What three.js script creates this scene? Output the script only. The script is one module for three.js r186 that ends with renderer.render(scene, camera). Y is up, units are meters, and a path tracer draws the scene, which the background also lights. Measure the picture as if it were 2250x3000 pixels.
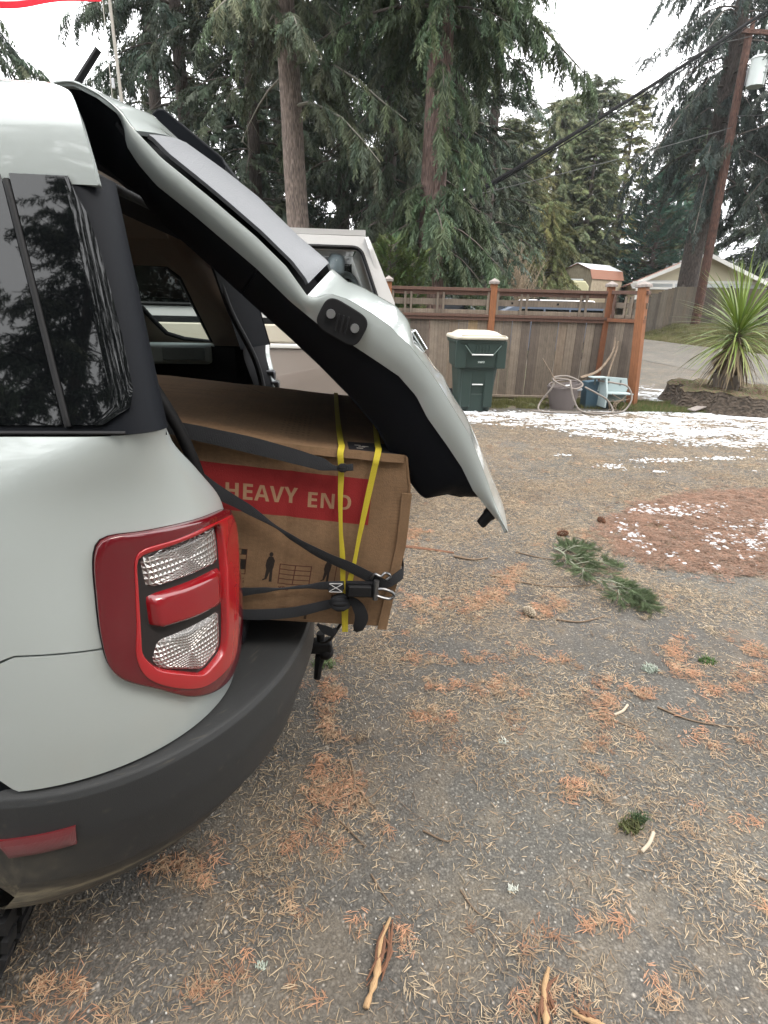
import * as THREE from 'three';
import { mergeGeometries } from 'three/addons/utils/BufferGeometryUtils.js';
import { RoundedBoxGeometry } from 'three/addons/geometries/RoundedBoxGeometry.js';
import { createNoise2D, createNoise3D } from 'simplex-noise';

// ---------------------------------------------------------------- camera, sky, sun, exposure
const R = THREE.MathUtils.degToRad;
const scene = new THREE.Scene();
const camera = new THREE.PerspectiveCamera(85.14, 768 / 1024, 0.05, 600);
camera.rotation.order = 'YXZ';
camera.position.set(0, 1.45, 0);
camera.rotation.set(R(-20.8), R(-6), R(1.43));

const renderer = new THREE.WebGLRenderer({ antialias: true });
renderer.setSize(768, 1024);
renderer.toneMapping = THREE.LinearToneMapping;
renderer.toneMappingExposure = 4.3;
renderer.shadowMap.enabled = true;

{ // overcast sky: even cloud
  const W = 128, H = 64, d = new Float32Array(W * H * 4);
  for (let j = 0; j < H; j++) for (let i = 0; i < W; i++) {
    const up = Math.sin(((j + 0.5) / H - 0.5) * Math.PI), k = up > 0 ? 0.9 + 0.06 * up : 0.9;
    const o = (j * W + i) * 4; d[o] = k * 0.99; d[o + 1] = k; d[o + 2] = k * 1.01; d[o + 3] = 1;
  }
  const t = new THREE.DataTexture(d, W, H, THREE.RGBAFormat, THREE.FloatType);
  t.mapping = THREE.EquirectangularReflectionMapping; t.magFilter = THREE.LinearFilter; t.needsUpdate = true;
  scene.background = t; scene.environment = t;
}
const sun = new THREE.DirectionalLight(0xfff4e6, 0.6);
sun.position.set(14, 30, 8); sun.target.position.set(1, 0, -4);
sun.castShadow = true; sun.shadow.radius = 40; sun.shadow.mapSize.set(2048, 2048);
Object.assign(sun.shadow.camera, { left: -40, right: 40, top: 40, bottom: -40, near: 1, far: 120 });
scene.add(sun, sun.target);

// ---------------------------------------------------------------- helpers
let seed = 7;
const rnd = () => { seed = (seed + 0x6d2b79f5) | 0; let t = Math.imul(seed ^ (seed >>> 15), 1 | seed); t = (t + Math.imul(t ^ (t >>> 7), 61 | t)) ^ t; return ((t ^ (t >>> 14)) >>> 0) / 4294967296; };
const rr = (a, b) => a + (b - a) * rnd();
const n2 = createNoise2D(rnd), n3 = createNoise3D(rnd);
const V = (x, y, z) => new THREE.Vector3(x, y, z);
const lerp = (a, b, t) => a + (b - a) * t, clamp = (x, a = 0, b = 1) => Math.min(b, Math.max(a, x));
const sstep = (a, b, x) => { const t = clamp((x - a) / (b - a)); return t * t * (3 - 2 * t); };
function interp(x, xs, ys) { if (x <= xs[0]) return ys[0]; for (let i = 1; i < xs.length; i++) if (x <= xs[i]) return lerp(ys[i - 1], ys[i], (x - xs[i - 1]) / (xs[i] - xs[i - 1])); return ys[ys.length - 1]; }
const taken = {};
function numbered(n) { taken[n] = (taken[n] ?? -1) + 1; return taken[n] ? n + '_' + String(taken[n]).padStart(3, '0') : n; }
function mesh(name, geo, mat, parent = scene) {
  const m = new THREE.Mesh(geo, mat); m.name = parent === scene ? numbered(name) : name; m.castShadow = m.receiveShadow = true; parent.add(m); return m;
}
function tag(o, label, category, group) { o.userData.label = label; o.userData.category = category; if (group) o.userData.group = group; return o; }
function thing(name, label, category, pos = [0, 0, 0], turn = 0, group) {
  const g = new THREE.Group(); g.name = numbered(name); g.position.set(...pos); g.rotation.y = turn; scene.add(g); return tag(g, label, category, group);
}
function structure(o) { o.userData.kind = 'structure'; return o; }
function stuff(o) { o.userData.kind = 'stuff'; return o; }
function part(name, parent) { const g = new THREE.Group(); g.name = name; parent.add(g); return g; }
const C = (r, g, b) => new THREE.Color().setRGB(r, g, b);
const std = (c, rough = 0.8, o = {}) => new THREE.MeshStandardMaterial({ color: Array.isArray(c) ? C(...c) : c, roughness: rough, ...o });
const phys = (c, rough = 0.5, o = {}) => new THREE.MeshPhysicalMaterial({ color: Array.isArray(c) ? C(...c) : c, roughness: rough, ...o });
function buf(pos, uv, idx) {
  const g = new THREE.BufferGeometry(); g.setAttribute('position', new THREE.Float32BufferAttribute(pos, 3));
  if (uv) g.setAttribute('uv', new THREE.Float32BufferAttribute(uv, 2)); if (idx) g.setIndex(idx); g.computeVertexNormals(); return g;
}
// grid surface; f(u, v) -> [x, y, z]
function grid(nu, nv, f, uvf) {
  const p = [], t = [], ix = [];
  for (let j = 0; j <= nv; j++) for (let i = 0; i <= nu; i++) { const q = f(i / nu, j / nv); p.push(q[0], q[1], q[2]); const w = uvf ? uvf(i / nu, j / nv, q) : [i / nu, j / nv]; t.push(w[0], w[1]); }
  for (let j = 0; j < nv; j++) for (let i = 0; i < nu; i++) { const a = j * (nu + 1) + i, b = a + 1, c = a + nu + 1, d = c + 1; ix.push(a, b, d, a, d, c); }
  return buf(p, t, ix);
}
// the same with a thickness th behind the face (away from its normal) and closed rims
function shell(nu, nv, f, th, uvf) {
  const g = grid(nu, nv, f, uvf), P = g.attributes.position, N = g.attributes.normal, U = g.attributes.uv, n = P.count, p = [], t = [], ix = [];
  for (let k = 0; k < n; k++) { p.push(P.getX(k), P.getY(k), P.getZ(k)); t.push(U.getX(k), U.getY(k)); }
  for (let k = 0; k < n; k++) { p.push(P.getX(k) - N.getX(k) * th, P.getY(k) - N.getY(k) * th, P.getZ(k) - N.getZ(k) * th); t.push(U.getX(k), U.getY(k)); }
  for (let k = 0; k < g.index.count; k += 3) { const [a, b, c] = [g.index.getX(k), g.index.getX(k + 1), g.index.getX(k + 2)]; ix.push(a, b, c, a + n, c + n, b + n); }
  const rim = []; for (let i = 0; i <= nu; i++) rim.push(i); for (let j = 1; j <= nv; j++) rim.push(j * (nu + 1) + nu); for (let i = nu - 1; i >= 0; i--) rim.push(nv * (nu + 1) + i); for (let j = nv - 1; j >= 0; j--) rim.push(j * (nu + 1));
  const base = p.length / 3;
  for (const k of rim) for (const o of [0, n]) { p.push(p[(k + o) * 3], p[(k + o) * 3 + 1], p[(k + o) * 3 + 2]); t.push(t[k * 2], t[k * 2 + 1]); }
  for (let i = 0; i < rim.length - 1; i++) { const a = base + i * 2; ix.push(a, a + 1, a + 3, a, a + 3, a + 2); }
  return buf(p, t, ix);
}
// tube along points with a radius per point
function tube(pts, rad, seg = 8, cap = true, uvy = 1) {
  const n = pts.length, p = [], t = [], ix = []; let up = null, len = 0;
  for (let i = 0; i < n; i++) {
    const a = pts[Math.max(0, i - 1)], b = pts[Math.min(n - 1, i + 1)], d = V(b[0] - a[0], b[1] - a[1], b[2] - a[2]).normalize();
    if (!up) up = Math.abs(d.y) < 0.9 ? V(0, 1, 0) : V(1, 0, 0);
    const s = V().crossVectors(d, up).normalize(); up = V().crossVectors(s, d).normalize();
    const r = typeof rad === 'function' ? rad(i / (n - 1), i) : Array.isArray(rad) ? rad[i] : rad;
    if (i) len += Math.hypot(pts[i][0] - pts[i - 1][0], pts[i][1] - pts[i - 1][1], pts[i][2] - pts[i - 1][2]);
    for (let k = 0; k <= seg; k++) { const w = k / seg * Math.PI * 2, c = Math.cos(w) * r, e = Math.sin(w) * r; p.push(pts[i][0] + s.x * c + up.x * e, pts[i][1] + s.y * c + up.y * e, pts[i][2] + s.z * c + up.z * e); t.push(k / seg, len * uvy); }
  }
  for (let i = 0; i < n - 1; i++) for (let k = 0; k < seg; k++) { const a = i * (seg + 1) + k, b = a + seg + 1; ix.push(a, a + 1, b + 1, a, b + 1, b); }
  if (cap) for (const e of [0, n - 1]) { const c = p.length / 3; p.push(...pts[e]); t.push(0.5, 0); for (let k = 0; k < seg; k++) { const a = e * (seg + 1) + k; e ? ix.push(c, a, a + 1) : ix.push(c, a + 1, a); } }
  return buf(p, t, ix);
}
function curve(pts, n, closed = false) { return new THREE.CatmullRomCurve3(pts.map((q) => V(...q)), closed, 'centripetal').getPoints(n).map((q) => [q.x, q.y, q.z]); }
// flat webbing along points: w = width (number or per-point list), nrm = per-point facing
function webbing(pts, w, nrm, th = 0.0022) {
  const n = pts.length, p = [], t = [], ix = []; let len = 0;
  for (let i = 0; i < n; i++) {
    const a = pts[Math.max(0, i - 1)], b = pts[Math.min(n - 1, i + 1)], d = V(b[0] - a[0], b[1] - a[1], b[2] - a[2]).normalize();
    const N = V(...nrm[i]); N.addScaledVector(d, -N.dot(d)).normalize(); const s = V().crossVectors(d, N).normalize(), h = (Array.isArray(w) ? w[i] : w) / 2;
    if (i) len += Math.hypot(pts[i][0] - pts[i - 1][0], pts[i][1] - pts[i - 1][1], pts[i][2] - pts[i - 1][2]);
    [[1, 1], [1, -1], [-1, -1], [-1, 1]].forEach(([q, m], k) => { p.push(pts[i][0] + s.x * h * q + N.x * th * m / 2, pts[i][1] + s.y * h * q + N.y * th * m / 2, pts[i][2] + s.z * h * q + N.z * th * m / 2); t.push(k === 0 || k === 1 ? 1 : 0, len * 20); });
  }
  for (let i = 0; i < n - 1; i++) for (let k = 0; k < 4; k++) { const a = i * 4 + k, b = i * 4 + (k + 1) % 4; ix.push(a, b, b + 4, a, b + 4, a + 4); }
  ix.push(0, 2, 1, 0, 3, 2); const e = (n - 1) * 4; ix.push(e, e + 1, e + 2, e, e + 2, e + 3);
  return buf(p, t, ix).toNonIndexed();
}
const flat = (g) => { const q = g.index ? g.toNonIndexed() : g; q.computeVertexNormals(); return q; };
const moved = (g, x, y, z, rx = 0, ry = 0, rz = 0) => { if (rx) g.rotateX(rx); if (rz) g.rotateZ(rz); if (ry) g.rotateY(ry); return g.translate(x, y, z); };
const box = (w, h, d, x = 0, y = 0, z = 0, r = 0) => { const g = r ? new RoundedBoxGeometry(w, h, d, 2, Math.min(r, w / 2.01, h / 2.01, d / 2.01)) : new THREE.BoxGeometry(w, h, d); return g.translate(x, y, z); };
const cyl = (r0, r1, h, seg = 16, x = 0, y = 0, z = 0) => new THREE.CylinderGeometry(r1, r0, h, seg).translate(x, y, z);
const merge = (list) => mergeGeometries(list.map((g) => { const q = g.index ? g.toNonIndexed() : g.clone(); for (const k of Object.keys(q.attributes)) if (!['position', 'normal', 'uv'].includes(k)) q.deleteAttribute(k); return q; }));
function mirrorZ(g) { const q = g.clone(); q.scale(1, 1, -1); if (q.index) { const a = q.index.array; for (let i = 0; i < a.length; i += 3) { const t = a[i]; a[i] = a[i + 1]; a[i + 1] = t; } q.computeVertexNormals(); } else { for (const k of Object.keys(q.attributes)) { const A = q.attributes[k], s = A.itemSize; for (let i = 0; i < A.count; i += 3) for (let c = 0; c < s; c++) { const t = A.array[i * s + c]; A.array[i * s + c] = A.array[(i + 1) * s + c]; A.array[(i + 1) * s + c] = t; } } } return q; }
function extrude(pts, depth, bevel = 0, holes = []) {
  const s = new THREE.Shape(pts.map((q) => new THREE.Vector2(...q))); for (const h of holes) s.holes.push(new THREE.Path(h.map((q) => new THREE.Vector2(...q))));
  return new THREE.ExtrudeGeometry(s, { depth, bevelEnabled: bevel > 0, bevelSize: bevel, bevelThickness: bevel, bevelSegments: 2, curveSegments: 8 });
}
function uvBox(g, s = 1) { // box-projected uv in metres
  if (g.index) g = g.toNonIndexed(); g.computeVertexNormals(); const P = g.attributes.position, N = g.attributes.normal, u = [];
  for (let i = 0; i < P.count; i++) { const ax = Math.abs(N.getX(i)), ay = Math.abs(N.getY(i)), az = Math.abs(N.getZ(i)), x = P.getX(i), y = P.getY(i), z = P.getZ(i); ay > ax && ay > az ? u.push(x * s, z * s) : ax > az ? u.push(z * s, y * s) : u.push(x * s, y * s); }
  g.setAttribute('uv', new THREE.Float32BufferAttribute(u, 2)); return g;
}

// ---------------------------------------------------------------- textures (colour, grain, relief)
const lat = {};
function tile(x, y, per, s) { // periodic value noise, x and y in 0..1
  const key = per + '_' + s; if (!lat[key]) { const a = lat[key] = new Float32Array(per * per); for (let i = 0; i < a.length; i++) a[i] = rnd(); }
  const A = lat[key], fx = x * per, fy = y * per, ix = Math.floor(fx), iy = Math.floor(fy), u = fx - ix, v = fy - iy, a = u * u * (3 - 2 * u), b = v * v * (3 - 2 * v);
  const g = (i, j) => A[((j % per) + per) % per * per + ((i % per) + per) % per];
  return lerp(lerp(g(ix, iy), g(ix + 1, iy), a), lerp(g(ix, iy + 1), g(ix + 1, iy + 1), a), b);
}
function tex(w, h, f, srgb = true) { // f(u, v) -> [r, g, b] in linear 0..1
  const d = new Uint8Array(w * h * 4), e = (x) => Math.round(255 * clamp(srgb ? (x <= 0.0031308 ? 12.92 * x : 1.055 * Math.pow(x, 1 / 2.4) - 0.055) : x));
  for (let j = 0; j < h; j++) for (let i = 0; i < w; i++) { const c = f((i + 0.5) / w, (j + 0.5) / h), o = (j * w + i) * 4; d[o] = e(c[0]); d[o + 1] = e(c[1]); d[o + 2] = e(c[2]); d[o + 3] = 255; }
  const t = new THREE.DataTexture(d, w, h); t.wrapS = t.wrapT = THREE.RepeatWrapping; t.magFilter = THREE.LinearFilter; t.minFilter = THREE.LinearMipmapLinearFilter; if (srgb) t.colorSpace = THREE.SRGBColorSpace; t.needsUpdate = true; return t;
}
const rep = (t, x, y) => { const q = t.clone(); q.repeat.set(x, y); q.needsUpdate = true; return q; };
function canvasTex(w, h, draw) { const c = document.createElement('canvas'); c.width = w; c.height = h; draw(c.getContext('2d'), w, h); const t = new THREE.CanvasTexture(c); t.colorSpace = THREE.SRGBColorSpace; t.magFilter = THREE.LinearFilter; return t; }

// asphalt: dark binder with paler and darker stones, dusty in places (2.4 m tile)
const stones = []; for (let i = 0; i < 256 * 256; i++) stones.push(rnd());
function stoneAt(u, v, n) { // distance to nearest jittered stone and its number
  const fx = u * n, fy = v * n, ix = Math.floor(fx), iy = Math.floor(fy); let best = 9, id = 0;
  for (let j = -1; j <= 1; j++) for (let i = -1; i <= 1; i++) { const a = ((ix + i) % n + n) % n, b = ((iy + j) % n + n) % n, k = (b * 256 + a) & 65535, dx = ix + i + stones[k] - fx, dy = iy + j + stones[(k * 7 + 13) & 65535] - fy, d = dx * dx + dy * dy; if (d < best) { best = d; id = k; } }
  return [Math.sqrt(best), id];
}
const AS = 2048, asphaltHeight = new Float32Array(AS * AS);
const asphaltMap = tex(AS, AS, (u, v) => {
  const [d, id] = stoneAt(u, v, 250), [d2, id2] = stoneAt(u, v, 128), tone = stones[(id * 3 + 5) & 65535], big = stones[(id2 * 5 + 1) & 65535], fine = tile(u, v, 1024, 1), dust = 0.5 * tile(u, v, 24, 2) + 0.3 * tile(u, v, 70, 3) + 0.2 * tile(u, v, 9, 4);
  const stone = clamp(1.25 - d * lerp(2.0, 4.2, stones[(id * 11 + 3) & 65535])), chip = big > 0.7 ? clamp(1.3 - d2 * 3.6) : 0; let k = 0.035 + 0.06 * fine;
  const c = tone > 0.97 ? 0.30 : tone > 0.75 ? 0.15 : tone > 0.35 ? 0.10 : 0.05; k = lerp(k, c, stone); k = lerp(k, big > 0.99 ? 0.28 : big > 0.87 ? 0.12 : 0.055, chip);
  asphaltHeight[Math.floor(v * AS) * AS + Math.floor(u * AS)] = Math.max(stone * 0.6, chip) * 0.7 + fine * 0.3; k *= 1.04;
  const w = sstep(0.42, 0.75, dust) * 0.4 * (0.3 + 0.7 * fine); return [lerp(k * 1.06, 0.19, w), lerp(k * 0.98, 0.15, w), lerp(k * 0.88, 0.105, w)];
});
const asphaltBump = tex(AS, AS, (u, v) => { const k = asphaltHeight[Math.floor(v * AS) * AS + Math.floor(u * AS)]; return [k, k, k]; }, false);
const soilMap = tex(512, 512, (u, v) => { const a = tile(u, v, 16, 5), b = tile(u, v, 64, 6), c = tile(u, v, 220, 7), g = sstep(0.45, 0.6, 0.6 * a + 0.4 * b), k = 0.6 + 0.8 * c; return [lerp(0.105, 0.075, g) * k, lerp(0.08, 0.09, g) * k, lerp(0.055, 0.035, g) * k]; });
const grainMap = tex(256, 512, (u, v) => { // weathered boards, grain along v; neutral, tinted by the material colour
  const a = tile(u, v * 0.5, 64, 8), b = tile(u, v, 16, 9), streak = tile(u, Math.floor(v * 8) / 8 * 0 + 0.31, 128, 10), long = tile(u * 0.999, v, 8, 11), k = 0.62 + 0.5 * streak * (0.7 + 0.3 * b) + 0.15 * (a - 0.5) + 0.18 * (long - 0.5); return [k * 0.82, k * 0.82, k * 0.82];
});
const barkMap = tex(256, 512, (u, v) => { const w = u + 0.03 * tile(u, v, 6, 12), s = tile(w, v * 0.999, 32, 13), t = tile(w, v, 90, 14), k = 0.35 + 0.95 * s * (0.6 + 0.4 * t); return [k * 0.8, k * 0.76, k * 0.74]; });
const barkBump = tex(256, 512, (u, v) => { const w = u + 0.03 * tile(u, v, 6, 12), s = tile(w, v * 0.999, 32, 13), t = tile(w, v, 90, 14), k = s * (0.6 + 0.4 * t); return [k, k, k]; }, false);
const speckBump = tex(256, 256, (u, v) => { const k = 0.6 * tile(u, v, 128, 15) + 0.4 * tile(u, v, 60, 16); return [k, k, k]; }, false);
const facetBump = tex(128, 128, (u, v) => { const a = Math.abs(((u * 8) % 1) - 0.5) * 2, b = Math.abs(((v * 8) % 1) - 0.5) * 2, k = Math.max(a, b); return [k, k, k]; }, false);
const weaveBump = tex(64, 64, (u, v) => { const k = 0.5 + 0.25 * Math.sin(u * Math.PI * 16) * Math.sin(v * Math.PI * 16) + 0.25 * tile(u, v, 32, 17); return [k, k, k]; }, false);
const M = {};
// ---------------------------------------------------------------- ground, driveway, road, bank, snow
const bankY = (x, z) => 0.62 * sstep(15.2, 17.6, x + 0.25 * n2(z * 0.3, 1)) + (x > 15.4 ? 0.03 * n2(x * 0.8, z * 0.8) : 0);
{
  const xs = [-260, -120, -60, -30, -12, 0, 8, 14.95]; for (let x = 15.2; x < 18; x += 0.2) xs.push(x); xs.push(20, 26, 40, 80, 160, 300);
  const zs = [-320, -160, -90, -60]; for (let z = -52; z < -6; z += 0.8) zs.push(z); zs.push(-4, 0, 6, 14, 30, 60, 120);
  const g = grid(xs.length - 1, zs.length - 1, (u, v) => { const x = xs[Math.round(u * (xs.length - 1))], z = zs[zs.length - 1 - Math.round(v * (zs.length - 1))]; return [x, bankY(x, z), z]; }, (u, v, q) => [q[0] / 3, q[2] / 3]);
  M.soil = std([1, 1, 1], 1, { map: soilMap });
  tag(structure(mesh('ground', g, M.soil)), 'brown soil and thin winter grass beyond the paved drive', 'ground');

  const near = (nu, nv, x0, x1, z0, z1, y, edge) => {
    const q = grid(nu, nv, (u, v) => { let x = lerp(x0, x1, u), z = lerp(z1, z0, v); if (edge && v === 1) z += 0.18 * n2(x * 1.3, 3) + 0.08 * n2(x * 5, 9); return [x, y, z]; }, (u, v, p) => [p[0] / 2.4, p[2] / 2.4]);
    const P = q.attributes.position, c = []; // broad patches of older, paler or darker surfacing
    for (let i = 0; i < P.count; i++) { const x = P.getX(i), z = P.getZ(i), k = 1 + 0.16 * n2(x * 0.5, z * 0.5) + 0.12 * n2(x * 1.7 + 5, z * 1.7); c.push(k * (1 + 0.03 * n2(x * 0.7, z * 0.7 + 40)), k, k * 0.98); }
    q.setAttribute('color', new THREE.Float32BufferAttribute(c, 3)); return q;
  };
  M.asphalt = std([1, 1, 1], 0.92, { map: asphaltMap, bumpMap: asphaltBump, bumpScale: 0.003, vertexColors: true });
  tag(structure(mesh('driveway', near(100, 90, -14, 9, -8.15, 8, 0.004, true), M.asphalt)), 'worn dark asphalt driveway strewn with fallen needles', 'driveway');
  tag(structure(mesh('driveway_apron', near(20, 30, 4.95, 9, -17, -7.9, 0.008, false), std([1.2, 1.15, 1.08], 0.95, { map: asphaltMap, bumpMap: asphaltBump, bumpScale: 0.004, vertexColors: true }))), 'pale gravelly apron joining the driveway to the road', 'driveway');
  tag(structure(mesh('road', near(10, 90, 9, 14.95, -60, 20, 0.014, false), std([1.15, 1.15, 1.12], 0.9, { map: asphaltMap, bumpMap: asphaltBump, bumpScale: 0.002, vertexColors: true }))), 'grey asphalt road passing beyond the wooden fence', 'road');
}
// thawing snow: a thin sheet whose height dips under the ground wherever the snow has gone
M.snow = phys([0.50, 0.52, 0.54], 0.7, { sheen: 0.2 });
function snowPatch(name, label, x0, x1, z0, z1, step, cover, base = 0.008, thick = 0.010) {
  const nu = Math.round((x1 - x0) / step), nv = Math.round((z1 - z0) / step), H = [], id = [], p = [], ix = [];
  for (let j = 0; j <= nv; j++) for (let i = 0; i <= nu; i++) { const x = lerp(x0, x1, i / nu), z = lerp(z0, z1, j / nv); H.push(cover(x, z)); id.push(-1); }
  const vert = (k) => { if (id[k] < 0) { id[k] = p.length / 3; const i = k % (nu + 1), j = (k - i) / (nu + 1); p.push(lerp(x0, x1, i / nu), base + clamp(H[k], -0.6, 1.1) * thick, lerp(z0, z1, j / nv)); } return id[k]; };
  for (let j = 0; j < nv; j++) for (let i = 0; i < nu; i++) { const a = j * (nu + 1) + i, b = a + 1, c = a + nu + 1, d = c + 1; if (Math.max(H[a], H[b], H[c], H[d]) > 0) ix.push(vert(a), vert(c), vert(d), vert(a), vert(d), vert(b)); }
  const m = stuff(mesh(name, buf(p, null, ix), M.snow)); tag(m, label, 'snow'); return m;
}
const fray = (x, z) => 0.5 * n2(x * 1.3, z * 2.6) + 0.5 * n2(x * 3.7, z * 8) + 0.5 * n2(x * 9, z * 21) + 0.38 * n2(x * 22, z * 44) + 0.25 * n2(x * 50, z * 70);
snowPatch('snow', 'thin patchy snow lying along the fence and driveway edge', 0.9, 9.2, -8.05, -4.9, 0.016, (x, z) => {
  const front = interp(x, [1, 1.9, 2.6, 3.3, 4.2, 5.4, 6.5, 9], [-7.2, -6.95, -6.6, -6.1, -5.7, -5.55, -5.7, -5.5]), back = interp(x, [1, 3.9, 4.4, 5.4, 9], [-7.85, -7.8, -7.75, -7.75, -8.0]);
  const inside = sstep(front + 0.35, front - 0.75, z) * sstep(back - 0.1, back + 0.18, z);
  return 0.40 * inside - 0.5 + 0.68 * (fray(x, z) + 0.4 * n2(x * 75, z * 90)) * sstep(0, 0.25, inside);
});
snowPatch('snow', 'broken snow on the gravel apron beside the road', 5.3, 9.2, -12.4, -8.4, 0.035, (x, z) => 0.6 * sstep(-11.6, -9.2, z) * sstep(-8.3, -8.8, z) - 0.6 + 0.5 * fray(x * 0.8, z * 1.3) - 0.2 * sstep(6, 9, x));
scene.fog = new THREE.FogExp2(0xe4eaee, 0.00045);
// ---------------------------------------------------------------- the pale SUV with its tailgate raised (local z = 0 on its centre line, +z its left side)
const ZC = -1.655;
const suv = thing('suv', 'pale grey green SUV with black trim, tailgate propped open on a carton', 'suv', [0, 0, ZC]);
M.paint = phys([0.385, 0.42, 0.412], 0.28, { metalness: 0.12, clearcoat: 1, clearcoatRoughness: 0.03 });
M.trim = phys([0.006, 0.007, 0.0095], 0.5, { specularIntensity: 0.18, bumpMap: rep(speckBump, 6, 6), bumpScale: 0.0003 });
M.bumper = std([0.034, 0.036, 0.039], 0.5, { bumpMap: rep(speckBump, 12, 6), bumpScale: 0.0004 });
M.black = phys([0.007, 0.007, 0.0085], 0.8, { specularIntensity: 0.4 });
M.rubber = phys([0.009, 0.009, 0.010], 0.65, { specularIntensity: 0.5 });
M.privacy = phys([0.003, 0.0035, 0.004], 0.02, { ior: 1.5 });
M.redLens = phys([0.10, 0.003, 0.007], 0.12, { clearcoat: 1, clearcoatRoughness: 0.02 });
M.redBright = phys([0.30, 0.010, 0.014], 0.2, { clearcoat: 1, clearcoatRoughness: 0.03 });
M.redMid = phys([0.19, 0.004, 0.008], 0.15, { clearcoat: 1, clearcoatRoughness: 0.03 });
M.reflector = phys([0.42, 0.40, 0.385], 0.2, { metalness: 0.6, clearcoat: 1, clearcoatRoughness: 0.02, bumpMap: rep(facetBump, 0.7, 1.0), bumpScale: 0.0035 });
M.smoke = phys([0.024, 0.021, 0.021], 0.3, { specularIntensity: 0.6 });
M.chrome = std([0.75, 0.76, 0.78], 0.12, { metalness: 1 });
M.steel = std([0.45, 0.45, 0.46], 0.35, { metalness: 0.9 });
const BT = { y: [.70, .80, .93, 1.09, 1.17, 1.23, 1.265], W: [.935, .938, .935, .925, .908, .888, .868], X: [-.205, -.188, -.184, -.197, -.220, -.238, -.240], rx: [.315, .33, .34, .35, .29, .18, .10], rz: [.28, .28, .27, .265, .19, .11, .06] };
function spline(y, xs, ys) { // smooth monotone-ish interpolation
  let i = 0; while (i < xs.length - 2 && y > xs[i + 1]) i++; const t = clamp((y - xs[i]) / (xs[i + 1] - xs[i])), m = (k) => k <= 0 ? (ys[1] - ys[0]) / (xs[1] - xs[0]) : k >= xs.length - 1 ? (ys[k] - ys[k - 1]) / (xs[k] - xs[k - 1]) : (ys[k + 1] - ys[k - 1]) / (xs[k + 1] - xs[k - 1]), h = xs[i + 1] - xs[i], t2 = t * t, t3 = t2 * t;
  return (2 * t3 - 3 * t2 + 1) * ys[i] + (t3 - 2 * t2 + t) * h * m(i) + (-2 * t3 + 3 * t2) * ys[i + 1] + (t3 - t2) * h * m(i + 1);
}
// s < 0: metres forward along the side; 0..1: round the corner; > 1: metres inward across the back
function body(s, y, o = 0) {
  const W = spline(y, BT.y, BT.W), X = spline(y, BT.y, BT.X), rx = spline(y, BT.y, BT.rx), rz = spline(y, BT.y, BT.rz), x0 = X - rx; let x, z, nx, nz;
  if (s <= 0) { x = x0 + s; z = W - 0.012 * sstep(-1.6, -3.6, s) ; nx = 0; nz = 1; }
  else if (s <= 1) { const a = s * Math.PI / 2; x = x0 + rx * Math.sin(a); z = W - rz * (1 - Math.cos(a)); nx = Math.sin(a) / rx; nz = Math.cos(a) / rz; const l = Math.hypot(nx, nz); nx /= l; nz /= l; }
  else { x = X - 0.42 * (s - 1); z = W - rz - (s - 1); nx = 1; nz = 0; }
  return [x + nx * o, y, z + nz * o];
}
const AX = -0.98, AY = 0.365, ARCH = 0.59; // rear wheel and its arch
const FX = -3.57;
const archY = (x) => { let y = 0.705; for (const c of [AX, FX]) { const d = Math.abs(x - c); if (d < ARCH) y = Math.max(y, AY + Math.sqrt(ARCH * ARCH - d * d)); } return y; };
const sideS = (u) => u < 0.55 ? lerp(-3.45, 0, u / 0.55) : u < 0.92 ? lerp(0, 1, (u - 0.55) / 0.37) : lerp(1, 1.03, (u - 0.92) / 0.08);
function both(name, geo, mat, parent = suv) { return [mesh(name, geo, mat, parent), mesh(name, mirrorZ(geo), mat, parent)]; }
const seamY = (s) => s < -0.35 ? 0.70 : interp(s, [-0.35, 0.0, 0.08, 0.13, 0.34, 1.2], [0.74, 0.90, 0.945, 0.955, 0.941, 0.941]);
both('quarter_panel', shell(110, 26, (u, v) => { const s = sideS(u), x = body(s, 0.8)[0], y0 = Math.max(archY(x) + 0.002, s > -0.35 ? seamY(s) + 0.002 : 0.42), y = lerp(y0, 1.265, v); return y < 0.7 ? [x, y, body(s, 0.7)[2] - (0.7 - y) * 0.05] : body(s, y); }, 0.014), M.paint);
both('bumper_cover', shell(90, 12, (u, v) => { const s = u < 0.2 ? lerp(-0.34, 0, u / 0.2) : u < 0.9 ? lerp(0, 1, (u - 0.2) / 0.7) : lerp(1, 1.03, (u - 0.9) / 0.1), x = body(s, 0.75)[0], y0 = Math.max(0.702, archY(x) + 0.002), y1 = Math.max(y0 + 0.001, seamY(s) - 0.002); return body(s, lerp(y0, y1, v)); }, 0.014), M.paint);
both('inner_liner', grid(60, 10, (u, v) => { const s = lerp(-0.4, 1.02, u), x = body(s, 0.8)[0]; return body(s, lerp(Math.max(0.71, archY(x) + 0.02), 1.255, v), -0.028); }), M.black);
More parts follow.
